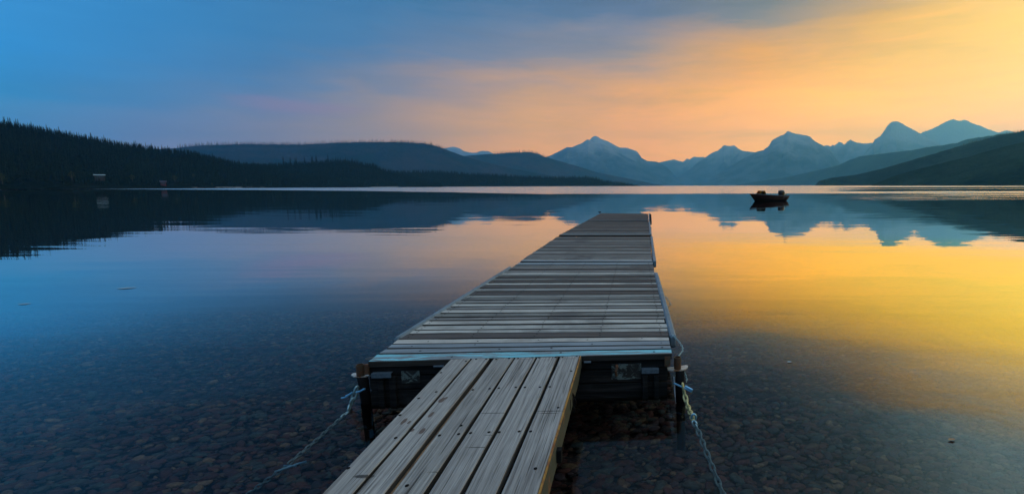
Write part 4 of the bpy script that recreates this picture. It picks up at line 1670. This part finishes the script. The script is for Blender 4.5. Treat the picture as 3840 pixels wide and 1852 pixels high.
# cross joists under the boards
for k in range(7):
    jb = MB()
    y_ = gy1 - 0.12 - k * 0.62
    xl = np.interp(y_, [g_edges[0][1].y, g_edges[0][0].y], [g_edges[0][1].x, g_edges[0][0].x]) if y_ > g_edges[0][1].y else g_edges[0][1].x + (g_edges[0][1].x - g_edges[0][0].x) / (g_edges[0][1].y - g_edges[0][0].y) * (y_ - g_edges[0][1].y)
    z_ = GZ1 + GS * (gy1 - y_) - 0.042 - 0.035
    w_ = (g_edges[11][0] - g_edges[0][0]).length
    jb.box((xl + w_ / 2 - oG.x, y_ - oG.y, z_), (w_ - 0.03, 0.04, 0.07), cham=0.003)
    jb.build('joist', M['beam'], gw)
# brown pole seen in the gap between the second and third boards
a, b_ = at_g(1845, 1350), at_g(1455, 1852)
a.z -= 0.050
b_.z -= 0.050
a2 = a - oG
b2 = b_ + (b_ - a) * 1.5 - oG
mb = MB()
mb.tube([a2.lerp(b2, k / 12) + Vector((-0.006 + random.uniform(-.002, .002), 0, 0)) for k in range(13)], 0.022, 12)
mb.build('round_pole', M['pole'], gw, smooth=True)
# steel side channel with rusted lip, warm rim light in its colour, both sides
for sgn, (eF, eN) in ((1, g_edges[11]), (-1, g_edges[0])):
    eN2 = eN + (eN - eF) * 1.9
    for nm, z0, z1, o0_, o1_, mat in (('side_channel', -0.13, -0.010, 0.010, 0.016, M['olive']), ('channel_lip', -0.010, 0.000, 0.004, 0.013, M['gold_edge'])):
        if sgn < 0:
            if nm == 'channel_lip':
                continue
            o0_, o1_, z1 = -0.05, -0.044, -0.045
        mb = MB()
        n = 20
        b0 = 0
        for k in range(n + 1):
            p = eF.lerp(eN2, k / n) - oG
            jig = random.uniform(-.0015, .0015)
            taper = 1.0 if k > 0 else 0.6
            for (ox, oz) in ((o0_, z0 * taper), (o1_, z0 * taper), (o1_, z1), (o0_, z1)):
                mb.v.append((p.x + sgn * (ox + jig), p.y, p.z + oz))
        for k in range(n):
            for j in range(4):
                j2 = (j + 1) % 4
                q_ = (k*4+j, k*4+j2, (k+1)*4+j2, (k+1)*4+j)
                mb.face(q_ if sgn > 0 else q_[::-1])
        mb.face((3, 2, 1, 0))
        mb.face([n * 4 + j for j in range(4)])
        mb.build(nm, mat, gw)
# round screw heads, in pairs over the joists
SCR = [(1747, 1354), (1786, 1346), (1824, 1346), (1861, 1347), (1909, 1344), (1943, 1344), (1996, 1341), (2022, 1341), (2084, 1340), (2109, 1340), (2163, 1336),
       (1654, 1397), (1636, 1469), (1570, 1493), (1500, 1556), (2142, 1391), (1773, 1461), (1836, 1457), (1871, 1455), (1934, 1452), (1968, 1452), (2025, 1451), (2062, 1450),
       (2093, 1528), (1648, 1632), (1720, 1627), (1765, 1623), (1834, 1620), (1872, 1620), (1947, 1617), (1990, 1617), (1484, 1641), (1306, 1755), (2008, 1756),
       (1526, 1820), (1729, 1595)]
proto = None
for (x, y) in SCR:
    p = at_g(x, y)
    if proto is None:
        sm = MB()
        for (rad, z) in ((0.0085, 0.0), (0.0085, 0.0012), (0.006, 0.0022), (0.0001, 0.0014)):
            for k in range(12):
                a = 2 * math.pi * k / 12
                sm.v.append((rad * math.cos(a), rad * math.sin(a), z))
        for i in range(3):
            for k in range(12):
                k2 = (k + 1) % 12
                sm.face((i*12+k, i*12+k2, (i+1)*12+k2, (i+1)*12+k))
        o = sm.build('screw_head', M['black_iron'], gw)
        proto = o
    else:
        o = proto.copy()
        COL.objects.link(o)
        o.parent = gw
    o.location = (p.x - oG.x, p.y - oG.y, p.z + 0.001)
    o.scale = (1, 1.15, 1)

c3 = chain('hanging_chain', 'short black chain hanging from the right side of the gangway', [
    ([at_y(2146, 1478, gy1 - 0.62), at_y(2143, 1500, gy1 - 0.62), at_y(2147, 1525, gy1 - .62), at_y(2151, 1552, gy1 - .62)], 0.030, 0.006, M['black_iron'], 'link'),
    ([at_y(2149, 1482, gy1 - 0.6), at_y(2154, 1510, gy1 - 0.6), at_y(2149, 1535, gy1 - .6)], 0.030, 0.006, M['black_iron'], 'link')])

# ---------------------------------------------------------------- motor boat
M['hull'] = plain_mat('dark_red_hull', (0.020, 0.003, 0.003), 0.4, 0.0, 0.2, 3)
M['hull_low'] = plain_mat('black_hull_bottom', (0.006, 0.006, 0.007), 0.5, 0.0, 0.2, 3)
M['gunwale'] = plain_mat('aluminium_gunwale', (0.14, 0.15, 0.17), 0.5, 0.3, 0.2, 6)
M['motor'] = plain_mat('black_engine_cowl', (0.008, 0.008, 0.010), 0.35, 0.0, 0.2, 6, spec=0.3)
M['stripe'] = plain_mat('grey_stripe', (0.50, 0.50, 0.50), 0.4, 0, 0.2, 8)
M['seat'] = plain_mat('dark_seat_cloth', (0.008, 0.009, 0.010), 0.8, 0, 0.2, 8, spec=0.1)
m, t, out = new_mat('amber_windscreen')
gb = t.n('ShaderNodeBsdfGlass')
gb.inputs['Color'].default_value = (0.45, 0.38, 0.18, 1)
gb.inputs['IOR'].default_value = 1.1
t.set(out.inputs[0], gb.outputs[0])
M['screen'] = m

bow_w, st_w = at(2818, 755.0, 0), at(2941, 752.3, 0)
ctr = (bow_w + st_w) / 2
hd = (bow_w - st_w)
hd.z = 0
heading = math.atan2(hd.y, hd.x)
LB = 4.6
boat = empty('motor_boat', (ctr.x, ctr.y, 0), heading, label='dark red open motor boat with black outboard, moored on the calm lake', cat='boat')
# hull sections along x (stern -2.3 .. bow +2.6 at the sheer)
ST = 15


def hull_pt(f, g_):
    """f 0 stern..1 bow, g 0 keel..1 sheer (one side)"""
    beam = 0.92 * (1 - max(0, (f - 0.35) / 0.65) ** 2.3) ** 0.9
    sheer = 0.56 + 0.26 * f ** 1.6
    keel = -0.16 + 0.14 * max(0, (f - 0.65) / 0.35) ** 2
    chine = 0.06 + 0.30 * f ** 3
    xk = -2.05 + 4.25 * f * 0.93
    xs = -2.28 + 4.95 * f
    if g_ < 0.35:
        q_ = g_ / 0.35
        y = beam * 0.78 * q_
        z = keel + (chine - keel) * q_ ** 1.2
    else:
        q_ = (g_ - 0.35) / 0.65
        y = beam * (0.78 + 0.22 * q_ ** 0.8)
        z = chine + (sheer - chine) * q_
    hf = max(0.0, (z - keel) / (sheer - keel))
    x = xk + (xs - xk) * hf
    return Vector((x, y, z))


GN = 12
mb = MB()
for i in range(ST + 1):
    f = i / ST
    for j in range(-GN, GN + 1):
        p = hull_pt(f, abs(j) / GN)
        mb.v.append((p.x, math.copysign(p.y, j) if j else 0.0, p.z))
wdt = 2 * GN + 1
for i in range(ST):
    for j in range(wdt - 1):
        a = i * wdt + j
        gmid = abs(j - GN + 0.5) / GN
        mb.face((a, a + 1, a + wdt + 1, a + wdt), 1 if gmid < 0.4 else 0)
mb.face(list(range(wdt - 1, -1, -1)), 0)    # transom
mb.build('hull', [M['hull'], M['hull_low']], boat, smooth=True)
# inner deck floor, bow deck
mb = MB()
for i in range(ST + 1):
    p = hull_pt(i / ST, 0.5)
    mb.v += [(p.x, -p.y * 0.98, 0.20), (p.x, p.y * 0.98, 0.20)]
for i in range(ST):
    mb.face((2*i, 2*i+2, 2*i+3, 2*i+1))
mb.build('cockpit_floor', M['seat'], boat)
mb = MB()
for i in range(10, ST + 1):
    p = hull_pt(i / ST, 0.97)
    mb.v += [(p.x, -p.y, p.z), (p.x, 0, p.z + 0.03), (p.x, p.y, p.z)]
for i in range(ST - 10):
    mb.face((3*i, 3*i+3, 3*i+4, 3*i+1))
    mb.face((3*i+1, 3*i+4, 3*i+5, 3*i+2))
mb.build('bow_deck', M['hull'], boat)
for s_ in (-1, 1):
    mb = MB()
    line = [hull_pt(i / 24, 1.0) for i in range(25)]
    mb.tube([(p.x, p.y * s_, p.z + 0.008) for p in line], 0.022, 8)
    mb.build('gunwale', M['gunwale'], boat, smooth=True)
    mb = MB()
    line = [hull_pt(0.02 + 0.16 * i / 6, 0.86 - 0.05 * (i / 6)) for i in range(7)]
    mb.tube([(p.x, (p.y + 0.006) * s_, p.z - 0.02 * (k / 6) ** 2 * 4 * 0.3) for k, p in enumerate(line)], 0.013, 6, flat=0.5)
    mb.build('side_stripe', M['stripe'], boat)
# outboard motor at the stern
mb = MB()
rows = [(-2.30, 0.0, 0.56, 0.24, 0.18), (-2.31, 0, 0.66, 0.36, 0.24), (-2.30, 0, 0.82, 0.39, 0.27), (-2.29, 0, 1.00, 0.38, 0.27), (-2.28, 0, 1.12, 0.34, 0.24),
        (-2.28, 0, 1.20, 0.26, 0.18), (-2.28, 0, 1.23, 0.12, 0.08)]
nseg = 16
for (cx_, cy_, cz_, rx_, ry_) in rows:
    for k in range(nseg):
        a = 2 * math.pi * k / nseg
        ca, sa = math.cos(a), math.sin(a)
        mb.v.append((cx_ + 0.38 + math.copysign(abs(ca) ** 0.7, ca) * rx_, cy_ + math.copysign(abs(sa) ** 0.7, sa) * ry_, cz_ - 0.06))
for i in range(len(rows) - 1):
    for k in range(nseg):
        k2 = (k + 1) % nseg
        mb.face((i*nseg+k, i*nseg+k2, (i+1)*nseg+k2, (i+1)*nseg+k))
mb.face([(len(rows)-1)*nseg + k for k in range(nseg)])
mb.face([k for k in range(nseg - 1, -1, -1)])
motor = mb.build('outboard_motor', M['motor'], boat, smooth=True)
mb = MB()
mb.tube([(-1.95, 0.21, 1.02), (-1.90, 0.216, 0.85), (-1.93, 0.20, 0.66)], 0.012, 6)
mb.tube([(-1.95, -0.21, 1.02), (-1.90, -0.216, 0.85), (-1.93, -0.20, 0.66)], 0.012, 6)
mb.build('cowl_stripe', M['stripe'], motor)
mb = MB()
mb.box((-2.12, 0, 0.40), (0.14, 0.13, 0.5), cham=0.02)
mb.box((-2.36, 0, 0.0), (0.10, 0.06, 0.9), cham=0.02)
mb.box((-2.40, 0, -0.28), (0.34, 0.30, 0.02), cham=0.004)
mb.build('motor_leg', M['motor'], motor)
# small kicker / tilted handle at the very stern
mb = MB()
mb.tube([(-2.22, 0.30, 0.50), (-2.30, 0.30, 0.62), (-2.40, 0.30, 0.78)], [0.05, 0.05, 0.035], 10)
mb.build('tiller_handle', M['motor'], boat)
# console with windscreen, seats
mb = MB()
mb.box((1.05, 0.0, 0.50), (0.50, 0.7, 0.62), cham=0.04)
mb.build('console', M['seat'], boat)
mb = MB()
for s_ in (-1, 1):
    b0 = len(mb.v)
    mb.v += [(1.42, 0.42 * s_, 0.72), (1.18, 0.36 * s_, 1.12), (0.84, 0.38 * s_, 1.14), (0.72, 0.46 * s_, 0.74)]
    mb.v += [(1.42, 0.40 * s_, 0.72), (1.18, 0.34 * s_, 1.12), (0.84, 0.36 * s_, 1.14), (0.72, 0.44 * s_, 0.74)]
    for q_ in ((0, 1, 2, 3), (7, 6, 5, 4), (0, 4, 5, 1), (1, 5, 6, 2), (2, 6, 7, 3), (3, 7, 4, 0)):
        mb.face([b0 + k for k in q_])
b0 = len(mb.v)
mb.v += [(1.43, -0.42, 0.72), (1.43, 0.42, 0.72), (1.19, 0.36, 1.12), (1.19, -0.36, 1.12)]
mb.v += [(1.41, -0.42, 0.72), (1.41, 0.42, 0.72), (1.17, 0.36, 1.12), (1.17, -0.36, 1.12)]
for q_ in ((0, 1, 2, 3), (7, 6, 5, 4), (0, 4, 5, 1), (1, 5, 6, 2), (2, 6, 7, 3), (3, 7, 4, 0)):
    mb.face([b0 + k for k in q_])
scr = mb.build('windscreen', M['screen'], boat)
mb = MB()
for (a, b_) in (((1.42, .42, .72), (1.18, .36, 1.12)), ((1.18, .36, 1.12), (.84, .38, 1.14)), ((1.42, -.42, .72), (1.18, -.36, 1.12)),
                ((1.18, -.36, 1.12), (.84, -.38, 1.14)), ((1.18, .36, 1.12), (1.18, -.36, 1.12)), ((.84, .38, 1.14), (.72, .46, .74)), ((.84, -.38, 1.14), (.72, -.46, .74))):
    mb.tube([a, b_], 0.013, 6)
mb.build('frame', M['motor'], scr)
# driver seat: rounded high back
mb = MB()
for (dx, z, rx_, ry_) in ((0, .30, .22, .22), (0, .55, .24, .24), (-.02, .72, .26, .25), (-.02, .88, .22, .23), (0.0, 1.0, .15, .17), (0.02, 1.05, .05, .06)):
    for k in range(14):
        a = 2 * math.pi * k / 14
        mb.v.append((0.80 + dx + rx_ * math.cos(a), ry_ * math.sin(a), z))
for i in range(5):
    for k in range(14):
        k2 = (k + 1) % 14
        mb.face((i*14+k, i*14+k2, (i+1)*14+k2, (i+1)*14+k))
mb.face([70 + k for k in range(14)])
mb.build('seat', M['seat'], boat, smooth=True)
mb = MB()
mb.box((0.30, 0.0, 0.52), (0.12, 0.5, 0.36), cham=0.03)
mb.build('bench', M['seat'], boat)
mb = MB()
mb.box((0.27, 0.72, 0.74), (0.10, 0.06, 0.10), cham=0.01)
mb.build('oarlock', M['motor'], boat)
# mooring line from the bow eye into the water
bw = boat.matrix_basis.inverted() @ at(2813, 755.5, 0.0)
rp = MB()
pE = hull_pt(1.0, 0.55)
rp.tube([pE, pE.lerp(bw, 0.5) + Vector((0, 0, -0.02)), bw, bw + Vector((0.1, 0, -0.4))], 0.010, 6)
rp.build('mooring_line', M['motor'], boat)

# ---------------------------------------------------------------- small floating things
M['dead_leaf'] = plain_mat('tan_dead_leaf', (0.28, 0.15, 0.07), 0.7, 0, 0.3, 60)
M['foam'] = plain_mat('pale_driftwood_chip', (0.20, 0.27, 0.30), 0.6, 0, 0.2, 40)


def floater(px, py, w, d, name, label, cat, mat, curl=0.5, group=None, rz=0.0):
    c_ = at(px, py, 0.0)
    o_ = MB()
    n, k = 9, 4
    for i in range(n):
        f = i / (n - 1) * 2 - 1
        hw = d / 2 * max(0.05, (1 - abs(f) ** 1.8)) * (1 + 0.15 * math.sin(i * 2.1))
        for j in range(k + 1):
            g_ = j / k * 2 - 1
            o_.v.append((f * w / 2, g_ * hw, 0.004 + curl * abs(g_) * hw + 0.4 * curl * f * f * d))
    for i in range(n - 1):
        for j in range(k):
            a = i * (k + 1) + j
            o_.face((a, a + 1, a + k + 2, a + k + 1))
    o = o_.build(name, mat, None, True, label=label, cat=cat, group=group)
    o.location = (c_.x, c_.y, 0.0)
    o.rotation_euler = (0, 0, rz)
    return o


floater(3568, 1651, 0.055, 0.03, 'fallen_leaf', 'tan dead leaf floating alone on the water at lower right', 'leaf', M['dead_leaf'], rz=0.2)
floater(474, 1081, 0.27, 0.10, 'driftwood_chip', 'long pale chip floating on the blue water at left', 'driftwood', M['foam'], 0.1, rz=0.35)
floater(92, 1140, 0.17, 0.06, 'driftwood_chip', 'shorter pale chip floating near the left edge of the water', 'driftwood', M['foam'], 0.1, rz=0.2)
floater(2960, 1358, 0.05, 0.03, 'driftwood_chip', 'small pale chip floating right of the dock corner', 'driftwood', M['foam'], 0.2, rz=0.1)

# ---------------------------------------------------------------- air: smoke haze over the whole valley
m, t, out = new_mat('smoke_haze')
vol = t.n('ShaderNodeVolumePrincipled')
vol.inputs['Color'].default_value = (0.19, 0.61, 0.99, 1)
vol.inputs['Density'].default_value = HAZE_D
vol.inputs['Anisotropy'].default_value = 0.66
t.set(out.inputs['Volume'], vol.outputs[0])
b = MB()
b.box((0, (HAZE_FAR - 6000) / 2, (HAZE_TOP - 12) / 2), (50000, HAZE_FAR + 6000, HAZE_TOP + 12))
hz = b.build('haze', m, kind='stuff')
